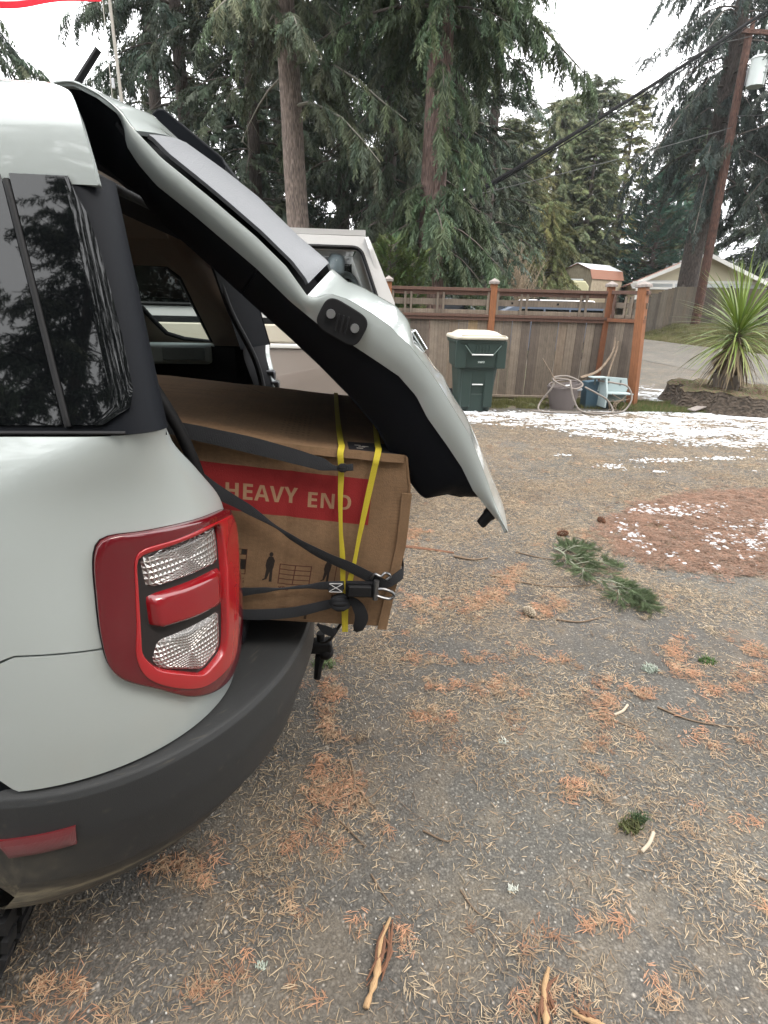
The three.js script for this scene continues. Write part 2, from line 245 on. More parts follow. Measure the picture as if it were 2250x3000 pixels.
// dark bumper: rows from the step ledge down to the tucked-in lip
const BR = [[.703, .925, -.222, .30, .27], [.694, .938, -.052, .45, .60], [.680, .943, -.045, .455, .60], [.60, .943, -.045, .46, .60], [.50, .932, -.09, .44, .50], [.455, .920, -.135, .42, .46], [.43, .917, -.155, .42, .46], [.405, .908, -.185, .41, .45], [.37, .875, -.24, .40, .42], [.33, .84, -.30, .36, .40]];
function bumperPt(u, k, o = 0) { // u 0..1 from the wheel arch to the centre line, k row (fractional)
  const i = Math.min(BR.length - 2, Math.floor(k)), f = k - i, q = [0, 1, 2, 3, 4].map((c) => lerp(BR[i][c], BR[i + 1][c], f)), [y, W, X, rx, rz] = q, x0 = X - rx;
  const low = Math.max(0, .455 - y), xs = Math.max(-0.585, AX + Math.sqrt(Math.max(0, 0.44 * 0.44 - (y - AY) ** 2)) - 0.015 + low * 0.3);
  if (u < 0.15) return [lerp(Math.min(xs, x0 - 0.001), x0, u / 0.15), y, W + o];
  if (u < 0.7) { const a = (u - 0.15) / 0.55 * Math.PI / 2; return [x0 + (rx + o) * Math.sin(a), y, W + o - (rz + o) * (1 - Math.cos(a))]; }
  return [X + o, y, lerp(W - rz, 0, (u - 0.7) / 0.3)];
}
const rows = []; for (let k = 0; k < BR.length - 1; k++) for (let f = 0; f < (k === 0 ? 6 : 4); f++) rows.push(k + f / (k === 0 ? 6 : 4)); rows.push(BR.length - 1);
const dustMap = tex(512, 128, (u, v) => { // road dirt caught along the lower lip and over the wheel end
  const wob = 0.10 * (tile(u, v, 12, 31) - 0.5) + 0.06 * (tile(u, v, 48, 34) - 0.5), lip = sstep(0.52, 0.40, v + wob) * sstep(0.42, 0.05, u) + 0.9 * sstep(0.30, 0.10, u) * sstep(0.70, 0.45, v + wob * 1.6) * 0.5, line = Math.exp(-(((v + wob * 0.4 - 0.40) / 0.022) ** 2)) * sstep(0.5, 0.3, u), g = tile(u, v, 64, 32) * 0.6 + tile(u * 0.99, v, 128, 33) * 0.4, w = clamp(lip * (0.1 + 0.75 * g) + line * (0.35 + 0.8 * g) + sstep(0.74, 0.9, g) * 0.16);
  return [lerp(0.034, 0.26, w), lerp(0.035, 0.225, w), lerp(0.037, 0.16, w)];
});
const bumperGeo = grid(80, rows.length - 1, (u, v) => bumperPt(u, rows[Math.round(v * (rows.length - 1))]), (u, v) => [u, 1 - v]);
M.bumperDusty = phys([0.8, 0.8, 0.8], 0.5, { specularIntensity: 0.5, map: dustMap, bumpMap: rep(speckBump, 30, 6), bumpScale: 0.0003 });
both('rear_bumper', bumperGeo, M.bumperDusty);
const refl = (u, v, o) => { const x = lerp(-0.545 + 0.014 * (1 - v), -0.422 - 0.004 * (1 - v), u), y = lerp(0.578, 0.617, v) + 0.012 * u; const a = Math.asin(clamp((x + 0.505) / 0.46, 0, 1)); return [x, y, 0.943 + o - 0.6 * (1 - Math.cos(a)) ]; };
both('side_reflector', shell(16, 4, (u, v) => { const e = Math.min(u, 1 - u, v, 1 - v); return refl(u, v, e < 0.01 ? 0.004 : 0.008); }, 0.01), phys([0.15, 0.012, 0.016], 0.35, { clearcoat: 0.4, bumpMap: rep(facetBump, 8, 3), bumpScale: 0.002 }));
// arch cladding: flare round the wheel
both('arch_cladding', (() => { const g = grid(40, 6, (u, v) => { const a = lerp(0.45, Math.PI - 0.02, u), r = lerp(0.425, ARCH + 0.012, v), z = 0.935 + 0.012 * Math.sin(v * Math.PI) - 0.02 * v - (v < 0.02 ? 0.05 : 0); return [AX + r * Math.cos(a), AY + r * Math.sin(a), z]; }); return g; })(), M.trim);
both('arch_cladding', grid(30, 4, (u, v) => { const a = lerp(0.06, Math.PI - 0.02, u), r = lerp(0.425, ARCH + 0.012, v); return [FX + r * Math.cos(a), AY + r * Math.sin(a), 0.94 + 0.01 * Math.sin(v * Math.PI)]; }), M.trim);
both('wheel_liner', grid(24, 4, (u, v) => { const a = lerp(0.12, Math.PI + 0.1, u), r = 0.43; return [AX + r * Math.cos(a), AY + r * Math.sin(a), lerp(0.5, 0.90, v)]; }), M.black);
both('rocker_trim', box(1.68, 0.14, 0.05, (AX + FX) / 2, 0.36, 0.92, 0.02), M.trim);
// front end, closed simply
mesh('hood', shell(20, 24, (u, v) => { const z = lerp(-0.9, 0.9, v), x = lerp(-3.2, -4.34 + 0.25 * (z / 0.9) ** 2, u); return [x, 1.12 - 0.09 * u * u - 0.06 * (z / 0.9) ** 4, z]; }, 0.02), M.paint, suv);
mesh('front_fascia', shell(24, 8, (u, v) => { const z = lerp(0.92, -0.92, u), x = -4.36 + 0.3 * (z / 0.92) ** 2; return [x + 0.03 * v, lerp(0.35, 1.03, v), z]; }, 0.03), M.trim, suv);
both('front_fender', shell(20, 8, (u, v) => { const x = lerp(-4.1, -3.3, u), y0 = Math.max(0.5, archY(x)); return [x, lerp(y0, 1.07, v), 0.915 - 0.06 * sstep(-3.9, -4.1, x)]; }, 0.015), M.paint);
mesh('windscreen', shell(8, 16, (u, v) => { const z = lerp(-0.78, 0.78, v) * (1 - 0.1 * u); return [lerp(-3.2, -2.55, u), lerp(1.12, 1.7, u), z]; }, 0.006), M.privacy, suv);
mesh('floor_pan', box(3.4, 0.06, 1.3, -2.4, 0.34, 0), M.black, suv);
// wheels
{
  const tg = new THREE.LatheGeometry([[.22, -.10], [.27, -.118], [.32, -.118], [.345, -.108], [.36, -.085], [.363, 0], [.36, .085], [.345, .108], [.32, .118], [.27, .118], [.22, .10]].map((q) => new THREE.Vector2(...q)), 48); tg.rotateX(Math.PI / 2);
  const blocks = []; for (let i = 0; i < 44; i++) for (const [z, w] of [[-.09, .035], [-.03, .045], [.03, .045], [.09, .035]]) { const a = (i + (Math.abs(z) > .05 ? 0.5 : 0)) / 44 * Math.PI * 2; blocks.push(box(.012, .034, w, .364, 0, 0).rotateZ(a).translate(0, 0, z)); }
  const tread = merge(blocks), rim = new THREE.LatheGeometry([[.02, .05], [.06, .055], [.09, .045], [.17, .035], [.2, .06], [.225, .1], [.228, -.1]].map((q) => new THREE.Vector2(...q)), 36); rim.rotateX(Math.PI / 2);
  const spokes = merge(Array.from({ length: 10 }, (_, i) => box(.15, .03, .03, .13, 0, .06, .008).rotateZ(i * Math.PI / 5)));
  for (const x of [AX, FX]) for (const s of [1, -1]) { const w = part('wheel', suv); w.position.set(x, AY - 0.004, s * 0.79); if (s < 0) w.rotation.y = Math.PI; mesh('tyre', tg, M.rubber, w); mesh('tread', tread, M.rubber, w); mesh('rim', rim, M.trim, w); mesh('spokes', spokes, M.steel, w); }
}
// glasshouse: black pillars and trim, gloss side glass
const GW = (y) => lerp(0.862, 0.735, (y - 1.262) / 0.338), GX = (y) => lerp(-0.236, -0.306, (y - 1.262) / 0.338), grx = 0.045, grz = 0.05;
function house(x, y, o = 0) { const W = GW(y), x0 = GX(y) - grx; if (x <= x0) return [x, y + o * 0.35, W + o * 0.93]; const a = Math.asin(clamp((x - x0) / grx)); return [x0 + (grx + o) * Math.sin(a), y + o * 0.35, W + o - (grz + o) * (1 - Math.cos(a))]; }
const shape2 = (outer, hole, f, n = 0.03) => { // a flat outline (dense) laid on a surface f(x, y)
  const dense = (l) => { const r = []; for (let i = 0; i < l.length; i++) { const a = l[i], b = l[(i + 1) % l.length], k = Math.max(1, Math.ceil(Math.hypot(b[0] - a[0], b[1] - a[1]) / n)); for (let j = 0; j < k; j++) r.push(new THREE.Vector2(lerp(a[0], b[0], j / k), lerp(a[1], b[1], j / k))); } return r; };
  const s = new THREE.Shape(dense(outer)); if (hole) s.holes.push(new THREE.Path(dense(hole))); const g = new THREE.ShapeGeometry(s), P = g.attributes.position; for (let i = 0; i < P.count; i++) { const q = f(P.getX(i), P.getY(i)); P.setXYZ(i, ...q); } g.computeVertexNormals(); return g;
};
// opening for the rear quarter light, seen from inside on the far side
const quarterHole = [[-1.05, 1.30], [-.74, 1.40], [-.70, 1.345], [-.66, 1.296], [-.59, 1.274], [-.474, 1.27], [-.533, 1.447], [-.556, 1.515], [-.60, 1.55], [-1.05, 1.555]];
{
  const dl = grid(60, 10, (u, v) => { const y = lerp(1.267, 1.602, v), xa = -2.5, x0 = GX(y) - grx, x = u < 0.5 ? lerp(xa, x0, u * 2) : x0 + grx * Math.sin((u - 0.5) * Math.PI); return house(x, y); });
  mesh('pillar_trim', dl, M.trim, suv);
  const divX = (y) => -0.352 - 0.24 * (y - 1.262), bandTop = 1.597, bandBot = 1.278;
  const gl = (xa, xb, o = 0.004) => shell(26, 14, (u, v) => { const y = lerp(bandBot, bandTop, v); return house(lerp(xa(y), xb(y), u), y, o); }, 0.006);
  mesh('door_glass', gl(() => -1.55, (y) => divX(y) - 0.006), M.privacy, suv);
  const rEdge = (y) => interp(y, [1.278, 1.285, 1.31, 1.4, 1.5, 1.55, 1.57, 1.584], [-0.31, -0.284, -0.270, -0.288, -0.312, -0.328, -0.336, -0.35]);
  mesh('quarter_glass', gl((y) => divX(y) + 0.006, rEdge, 0.006), M.privacy, suv);
  mesh('glass_seal', tube(curve([1.276, 1.35, 1.45, 1.59].map((y) => house(divX(y), y, 0.003)), 16), 0.005, 6), M.rubber, suv);
  mesh('belt_seal', tube(curve([-2.4, -1.2, -0.8, -0.5, -0.42, -0.36, -0.31, -0.28].map((x) => house(x, 1.268, 0.005)), 40), 0.003, 6), M.rubber, suv);
  // far side: trim with a real opening, glass in it
  const fm = (g) => mirrorZ(g);
  mesh('pillar_trim', fm(shape2([[-2.5, 1.262], [-0.29, 1.262], [-0.36, 1.6], [-2.4, 1.6]], quarterHole, (x, y) => house(x, y))), M.trim, suv);
  mesh('pillar_trim', fm(grid(14, 10, (u, v) => { const y = lerp(1.262, 1.6, v), x0 = GX(y) - grx; return house(x0 + grx * Math.sin(u * Math.PI / 2), y); })), M.trim, suv);
  M.tint = phys([0.62, 0.68, 0.66], 0.02, { transmission: 1, thickness: 0, ior: 1.5 });
  mesh('quarter_glass', fm(shape2([[-1.06, 1.27], [-.46, 1.262], [-.53, 1.565], [-1.06, 1.565]], null, (x, y) => house(x, y, 0.004))), M.tint, suv);
  // inside of the far side
  M.headliner = std([0.24, 0.19, 0.15], 0.95); M.tealTrim = std([0.20, 0.24, 0.235], 0.7);
  mesh('pillar_lining', fm(shape2([[-2.4, 1.262], [-0.478, 1.256], [-0.345, 1.254], [-0.421, 1.516], [-0.46, 1.60], [-0.5, 1.72], [-2.4, 1.72]], quarterHole, (x, y) => [x, y, GW(Math.min(y, 1.6)) - 0.035 - Math.max(0, y - 1.6) * 0.9])), M.headliner, suv);
  mesh('window_reveal', fm(merge([tube(quarterHole.slice(1, 9).map((q) => [q[0], q[1], GW(q[1]) - 0.018]), 0.016, 6)])), M.black, suv);
  const lining = grid(24, 8, (u, v) => { const x = lerp(-2.4, -0.36, u), y = lerp(0.72, 1.262, v); return [x, y, lerp(0.80, 0.66, sstep(-0.6, -0.36, x))]; });
  both('side_lining', lining, M.black);
  mesh('speaker_ledge', box(0.42, 0.075, 0.12, -0.67, 1.232, -0.735, 0.015), M.tealTrim, suv);
  mesh('speaker_grille', box(0.16, 0.05, 0.012, -0.56, 1.236, -0.671, 0.004), std([0.12, 0.15, 0.15], 0.8, { bumpMap: rep(speckBump, 2, 1), bumpScale: 0.002 }), suv);
  mesh('ceiling_lining', shell(10, 14, (u, v) => { const z = lerp(-0.62, 0.62, v); return [lerp(-0.56, -2.4, u), 1.735 - 0.09 * (z / 0.62) ** 4, z]; }, 0.01), M.headliner, suv);
  mesh('pillar_lining', grid(8, 10, (u, v) => { const y = lerp(1.255, 1.62, v); return [lerp(GX(y) - 0.05, -1.9, u), y, GW(y) - 0.03]; }), M.black, suv);
}
// tailgate opening: flanges along pillar, sill and roof header
both('opening_flange', grid(30, 4, (u, v) => { const y = lerp(0.72, 1.265, u), b = body(1.02, y); return [b[0] - 0.07 * v - 0.003, y, lerp(b[2], Math.min(b[2], 0.60), v)]; }), M.black);
both('opening_flange', grid(16, 5, (u, v) => { const y = lerp(1.255, 1.60, u); return [GX(y) - 0.004 - 0.10 * v, y, GW(y) - grz - 0.002 - 0.15 * v]; }), M.trim);
both('opening_seal', tube(curve([[-0.25, 0.78, 0.555], [-0.24, 1.0, 0.56], [-0.27, 1.2, 0.60], [-0.36, 1.4, 0.61], [-0.42, 1.6, 0.555], [-0.5, 1.68, 0.42], [-0.53, 1.70, 0.0]], 40), 0.012, 8), M.rubber);
mesh('cargo_floor', box(1.9, 0.05, 1.2, -1.2, 0.735, 0), M.black, suv);
mesh('sill_plate', box(0.16, 0.045, 1.16, -0.27, 0.745, 0, 0.012), M.trim, suv);
mesh('seat_back', box(0.16, 0.45, 1.2, -2.2, 1.0, 0, 0.05), M.black, suv);
both('rear_corner_fill', grid(10, 10, (u, v) => { const y = lerp(0.69, 0.78, v); return [-0.21 - 0.02 * v, y, lerp(0.66, 0, u)]; }), M.black);
// roof
const RS = { z: [0, .2, .36, .46, .53, .58, .62, .65, .675, .69, .70, .708, .715, .72, .725, .728], y: [1.787, 1.782, 1.770, 1.758, 1.747, 1.737, 1.726, 1.715, 1.703, 1.694, 1.685, 1.674, 1.66, 1.64, 1.614, 1.588], e: [-.53, -.52, -.50, -.475, -.45, -.428, -.405, -.378, -.355, -.345, -.338, -.332, -.327, -.322, -.316, -.312] };
mesh('roof', shell(30, 90, (u, v) => { const w = 0.728 * Math.sin(lerp(-1, 1, v) * Math.PI / 2), a = Math.abs(w), y = spline(a, RS.z, RS.y), e = spline(a, RS.z, RS.e); return [lerp(-2.6, e, Math.pow(u, 0.6)), y, w]; }, 0.012), M.paint, suv);
both('drip_seal', tube(curve([[-2.5, 1.592, 0.735], [-1.0, 1.592, 0.735], [-0.45, 1.592, 0.732], [-0.33, 1.59, 0.722]], 30), 0.007, 6), M.rubber);
mesh('roof_header', shell(4, 40, (u, v) => { const w = lerp(-0.715, 0.715, v), a = Math.abs(w), e = spline(a, RS.z, RS.e), y = spline(a, RS.z, RS.y); return [e - 0.008 - 0.10 * u, y - 0.016 - 0.075 * u, w * (1 - 0.07 * u)]; }, 0.01), M.black, suv);
mesh('antenna', merge([tube([[-0.665, 1.79, 0], [-0.60, 1.89, 0], [-0.522, 1.981, 0]], [0.013, 0.009, 0.008], 8), box(0.07, 0.03, 0.05, -0.67, 1.80, 0, 0.012)]), M.rubber, suv);
// ------ tail lamps
const polyAt = (poly, cs, cy, k = 0.45) => { // closed outline in (s, y) -> radius as a function of angle, smoothed
  const pts = new THREE.CatmullRomCurve3(poly.map(([s, y]) => V((s - cs) * k, y - cy, 0)), true, 'centripetal').getPoints(160).map((q) => [Math.atan2(q.y, q.x), Math.hypot(q.x, q.y)]).sort((a, b) => a[0] - b[0]);
  return (t) => { t = Math.atan2(Math.sin(t), Math.cos(t)); let i = 0; while (i < pts.length && pts[i][0] < t) i++; const a = i ? pts[i - 1] : [pts[pts.length - 1][0] - 2 * Math.PI, pts[pts.length - 1][1]], b = i < pts.length ? pts[i] : [pts[0][0] + 2 * Math.PI, pts[0][1]]; const r = lerp(a[1], b[1], clamp((t - a[0]) / Math.max(1e-6, b[0] - a[0]))); return [cs + Math.cos(t) * r / k, cy + Math.sin(t) * r]; };
};
const lampC = [0.68, 0.95];
const OUT = polyAt([[.405, 1.106], [.435, 1.115], [.545, 1.111], [.72, 1.102], [.98, 1.082], [1.045, 1.06], [1.045, 1.001], [1.01, .932], [.965, .85], [.915, .775], [.86, .757], [.77, .757], [.61, .789], [.475, .846], [.38, .887], [.355, .915], [.352, .956], [.37, 1.025]], ...lampC);
const MID = polyAt([[.495, 1.078], [.515, 1.086], [.64, 1.086], [.855, 1.082], [1.01, 1.06], [.975, .989], [.905, .907], [.85, .802], [.785, .793], [.655, .798], [.54, .83], [.45, .875], [.43, .915], [.45, .972], [.47, 1.025]], ...lampC);
const corners = (l, r = 0.012) => { const k = 0.45, o = [], n = l.length; for (let i = 0; i < n; i++) { const a = l[(i + n - 1) % n], b = l[i], c = l[(i + 1) % n], go = (p) => { const dx = (p[0] - b[0]) * k, dy = p[1] - b[1], L = Math.hypot(dx, dy), q = Math.min(r, L * 0.4) / L; return [b[0] + (p[0] - b[0]) * q, b[1] + dy * q]; }; const e = go(a), f = go(c); for (let t = 0; t <= 1.001; t += 0.25) o.push([(1 - t) ** 2 * e[0] + 2 * t * (1 - t) * b[0] + t * t * f[0], (1 - t) ** 2 * e[1] + 2 * t * (1 - t) * b[1] + t * t * f[1]]); for (let j = 1; j < 4; j++) { const g = ((p) => { const dx = (b[0] - c[0]) * k, dy = b[1] - c[1], L = Math.hypot(dx, dy), q = Math.min(r, L * 0.4) / L; return [c[0] + (b[0] - c[0]) * q, c[1] + dy * q]; })(); o.push([lerp(f[0], g[0], j / 4), lerp(f[1], g[1], j / 4)]); } } return o; };
const INN = polyAt(corners([[.497, 1.079], [.851, 1.079], [.77, .842], [.655, .824], [.485, .882], [.448, .918], [.46, .965]], 0.014), ...lampC);
const ring = (A, B, offs, n = 120) => grid(n, offs.length - 1, (u, v) => { const k = Math.round(v * (offs.length - 1)), t = u * 2 * Math.PI, a = A(t), b = B(t), f = offs[k][0]; return body(lerp(a[0], b[0], f), lerp(a[1], b[1], f), offs[k][1]); }, (u, v) => [u * 20, v]);
const disc = (A, c, off, n = 48, rings = 8) => grid(n, rings, (u, v) => { const a = A(u * 2 * Math.PI), f = 1 - v; return body(lerp(c[0], a[0], f), lerp(c[1], a[1], f), off(f)); }, (u, v) => { const f = 1 - v; return [Math.cos(u * 2 * Math.PI) * f * 2, Math.sin(u * 2 * Math.PI) * f]; });
const blockGeo = (poly, k0, k1) => { const c = poly.reduce((a, q) => [a[0] + q[0] / poly.length, a[1] + q[1] / poly.length], [0, 0]), A = polyAt(poly, c[0], c[1]); return merge([disc(A, c, (f) => f > 0.99 ? k0 : f > 0.86 ? lerp(k1, k0, (f - 0.86) / 0.14) : k1)]); };
for (const side of [1, -1]) {
  const lamp = part('tail_lamp', suv), put = (n, g, m) => mesh(n, side > 0 ? g : mirrorZ(g), m, lamp);
  put('lens', ring(OUT, MID, [[0, -0.012], [0, 0.005], [0.01, 0.0095], [0.03, 0.012], [0.2, 0.0135], [0.6, 0.014], [1, 0.0135]]), M.redLens);
  put('lens_gap', ring(OUT, MID, [[-0.035, 0.0015], [0.02, 0.0015]]), M.black);
  put('light_band', ring(MID, INN, [[0, 0.0135], [0.03, 0.0155], [0.1, 0.0165], [0.88, 0.0165], [0.96, 0.013], [1, 0.002]]), M.redBright);
  put('housing', disc(INN, lampC, () => 0.0035), M.smoke);
  put('reversing_light', blockGeo(corners([[.506, 1.073], [.842, 1.0755], [.820, 1.010], [.504, 1.019]], 0.007), 0.002, 0.010), M.reflector);
  put('stop_light', blockGeo(corners([[.497, 1.0095], [.816, 1.001], [.793, .938], [.63, .944], [.488, .954]], 0.008), 0.002, 0.017), M.redMid);
  put('indicator_light', blockGeo(corners([[.474, .898], [.503, .929], [.782, .924], [.768, .851], [.66, .8295], [.495, .876]], 0.007), 0.002, 0.009), M.reflector);
}
// ------ raised tailgate in its own frame: w along it from hinge to lower edge, v outward
const HX = 0.747, HY = -0.665, NX = 0.665, NY = 0.747;
const wv = (l) => l.map(([x, y]) => [x * HX + y * HY, x * NX + y * NY]).sort((a, b) => a[0] - b[0]);
const lineOf = (l) => { const q = wv(l), xs = q.map((p) => p[0]), ys = q.map((p) => p[1]); return (w) => interp(w, xs, ys); };
const hat = (w, v, z) => [w * HX + v * NX, w * HY + v * NY, z];
const ridge = lineOf([[-.44, 1.724], [-.397, 1.746], [-.372, 1.747], [-.339, 1.733], [-.309, 1.712], [-.294, 1.690], [-.256, 1.652], [-.189, 1.602], [-.116, 1.545], [-.067, 1.5], [-.031, 1.452], [-.013, 1.452], [.004, 1.459], [.037, 1.45], [.078, 1.429], [.114, 1.406], [.128, 1.391], [.15, 1.374], [.186, 1.333], [.21, 1.302], [.244, 1.253], [.276, 1.206], [.308, 1.138], [.342, 1.06], [.374, .999]]);
const lowB = lineOf([[-.44, 1.718], [-.397, 1.738], [-.372, 1.739], [-.356, 1.734], [-.328, 1.72], [-.316, 1.705], [-.312, 1.689], [-.312, 1.669], [-.297, 1.644], [-.272, 1.615], [-.216, 1.573], [-.119, 1.495], [-.063, 1.443], [-.014, 1.405], [.037, 1.377], [.089, 1.345], [.133, 1.317], [.168, 1.28], [.191, 1.239], [.235, 1.182], [.267, 1.138], [.294, 1.089], [.315, 1.064], [.346, 1.028], [.374, .998]]);
const inn = lineOf([[-.44, 1.70], [-.405, 1.675], [-.36, 1.64], [-.316, 1.609], [-.307, 1.591], [-.284, 1.565], [-.248, 1.535], [-.198, 1.491], [-.147, 1.445], [-.07, 1.378], [-.016, 1.328], [.039, 1.273], [.068, 1.239], [.098, 1.204], [.136, 1.137], [.181, 1.076], [.194, 1.06], [.21, 1.05], [.248, 1.062], [.286, 1.053], [.314, 1.065]]);
const crown = lineOf([[-.50, 1.763], [-.453, 1.789], [-.426, 1.789], [-.387, 1.777], [-.344, 1.755], [-.298, 1.744], [-.287, 1.724], [-.186, 1.661], [-.129, 1.621], [-.056, 1.557], [.042, 1.483], [.051, 1.481], [.071, 1.474], [.112, 1.454], [.142, 1.439], [.166, 1.414], [.174, 1.397], [.176, 1.38], [.205, 1.349], [.225, 1.323], [.246, 1.302], [.269, 1.262], [.302, 1.218], [.332, 1.163], [.373, 1.08], [.403, 1.019], [.428, .934]]);
const W0 = -1.475, WG0 = -1.338, WG1 = -0.992, W1 = -0.386, HZ = 0.605;
const skinV = (w, z) => { const q = clamp((HZ - Math.abs(z)) / 0.155), r = ridge(w); return r + (Math.max(crown(w), r + 0.004) - r) * (1 - (1 - q) ** 1.3) + 0.012 * clamp((0.45 - Math.abs(z)) / 0.45); };
const hatch = part('tailgate', suv);
const acrossZ = (v) => { const t = v * 2 - 1; return HZ * Math.sign(t) * (1 - (1 - Math.abs(t)) ** 1.6); };
mesh('lower_skin', shell(80, 48, (u, v) => { const w = lerp(WG1, W1, u), z = acrossZ(1 - v); return hat(w, skinV(w, z), z); }, 0.008), M.paint, hatch);
mesh('spoiler', shell(24, 48, (u, v) => { const w = lerp(W0, WG0, u), z = acrossZ(1 - v); return hat(w, skinV(w, z), z); }, 0.008), M.paint, hatch);
for (const s of [1, -1]) { // painted side frame, with a small rolled edge
  const g = grid(120, 8, (u, v) => { const w = lerp(W0, W1, u), a = lowB(w), b = ridge(w); return hat(w, lerp(a, b, v) - (v > 0.95 ? 0.001 : 0), HZ - 0.012 * (1 - v) ** 2 + 0.004 * Math.sin(v * Math.PI)); });
  mesh('side_frame', s > 0 ? g : mirrorZ(g), M.paint, hatch);
  const ch = grid(40, 4, (u, v) => { const w = lerp(WG0, WG1 - 0.004, u); return hat(w, ridge(w) - 0.002 - 0.018 * Math.sin(Math.min(1, v * 1.4) * Math.PI / 2), HZ - 0.001 - 0.045 * v); });
  mesh('glass_channel', s > 0 ? ch : mirrorZ(ch), M.rubber, hatch);
  const split = -1.083; // joint between the upper and lower inner trim
  for (const [a, b] of [[W0 + 0.01, split - 0.002], [split + 0.002, -0.474]]) { const t = grid(60, 8, (u, v) => { const w = lerp(a, b, u), x = lowB(w) + 0.006, y = Math.min(inn(w), x - 0.004), q = v; return hat(w, lerp(x, y, q), HZ - 0.016 - 0.055 * q ** 1.5); }); mesh('inner_trim', s > 0 ? t : mirrorZ(t), M.trim, hatch); }
}
mesh('inner_panel', shell(70, 30, (u, v) => { const w = lerp(W0 + 0.01, -0.474, u), z = lerp(-0.537, 0.537, v); return hat(w, Math.min(inn(w), lowB(w) - 0.006) + 0.001 + 0.02 * Math.cos(z / 0.537 * Math.PI / 2) * sstep(-1.3, -1.1, w), z); }, 0.006), M.trim, hatch);
mesh('bottom_trim', shell(6, 30, (u, v) => { const w = lerp(-0.474, W1, u), z = lerp(-0.595, 0.595, v); return hat(w, lowB(w) + 0.001, z); }, 0.004), M.paint, hatch);
mesh('glass_frame', shell(20, 20, (u, v) => { const w = lerp(WG0 - 0.03, WG1 + 0.02, u), z = lerp(0.596, -0.596, v); return hat(w, ridge(w) - 0.022 + 0.05 * Math.cos(z / 0.6 * Math.PI / 2) ** 0.5, z); }, 0.006), M.black, hatch);
M.hatchGlass = phys([0.14, 0.145, 0.155], 0.4, { specularIntensity: 0.5, bumpMap: rep(speckBump, 3, 3), bumpScale: 0.0004 });
mesh('rear_glass', shell(40, 60, (u, v) => { const w = lerp(WG0 + 0.01, WG1 - 0.012, u), z = acrossZ(1 - v) * 0.972; const e = Math.min(u, 1 - u) * 40; return hat(w, skinV(w, z) + 0.006 - (e < 0.5 ? 0.002 : 0), z); }, 0.006), M.hatchGlass, hatch);
mesh('spoiler_bar', moved(extrude([[-.372, 1.818], [-.362, 1.826], [-.35, 1.826], [-.235, 1.742], [-.229, 1.728], [-.232, 1.714], [-.243, 1.711], [-.311, 1.771], [-.366, 1.803]], 0.62, 0.004), 0, 0, -0.46), M.trim, hatch);
{ // rubber buffer with two bolts on the side frame, and the stop at the lower corner
  const lt = part('buffer_plate', hatch); lt.position.set(0.027, 1.412, HZ - 0.002); lt.rotation.z = R(-29);
  const pl = []; for (let i = 0; i < 40; i++) { const a = i / 40 * 2 * Math.PI, c = Math.cos(a), s = Math.sin(a); pl.push([0.041 * Math.sign(c) * Math.abs(c) ** 0.45, 0.028 * Math.sign(s) * Math.abs(s) ** 0.55]); }
  mesh('plate', extrude(pl, 0.008, 0.002), M.rubber, lt);
  for (const x of [-0.024, 0.024]) mesh('bolt', moved(cyl(0.0085, 0.0075, 0.012, 12), x, 0.002, 0.012, Math.PI / 2), M.steel, lt);
  mesh('ribs', merge([-0.009, 0, 0.009].map((x) => box(0.0035, 0.03, 0.006, x, -0.003, 0.011, 0.001).rotateZ(0.25))), M.rubber, lt);
  mesh('rubber_stop', tube([[.362, 1.024, .53], [.35, 1.011, .535], [.348, 1.009, .535], [.333, .993, .54], [.331, .991, .54]], [.015, .015, .0125, .0115, .009], 14), M.rubber, hatch);
  mesh('plate_light', box(0.05, 0.012, 0.10, 0, 0, 0, 0.004).rotateZ(R(-55)).translate(0.193, 1.372, 0.40), M.chrome, hatch);
}
mesh('striker_latch', mirrorZ(merge([box(0.05, 0.09, 0.05, -0.235, 1.13, 0.70, 0.012), box(0.035, 0.05, 0.06, -0.212, 1.11, 0.68, 0.008)])), std([0.08, 0.08, 0.085], 0.35, { metalness: 0.6 }), suv);
// tow hitch below the bumper
{
  const h = part('tow_hitch', suv);
  mesh('receiver', box(0.34, 0.07, 0.07, -0.27, 0.325, 0, 0.01), M.black, h);
  mesh('ball_mount', merge([box(0.13, 0.045, 0.05, -0.06, 0.325, 0, 0.012), cyl(0.014, 0.014, 0.05, 12, -0.035, 0.35, 0)]), M.rubber, h);
  mesh('hitch_ball', merge([new THREE.SphereGeometry(0.03, 20, 14).translate(-0.02, 0.30, 0), tube([[-0.035, 0.29, 0], [-0.045, 0.24, 0], [-0.05, 0.19, 0]], [0.02, 0.014, 0.013], 10)]), M.rubber, h);
}
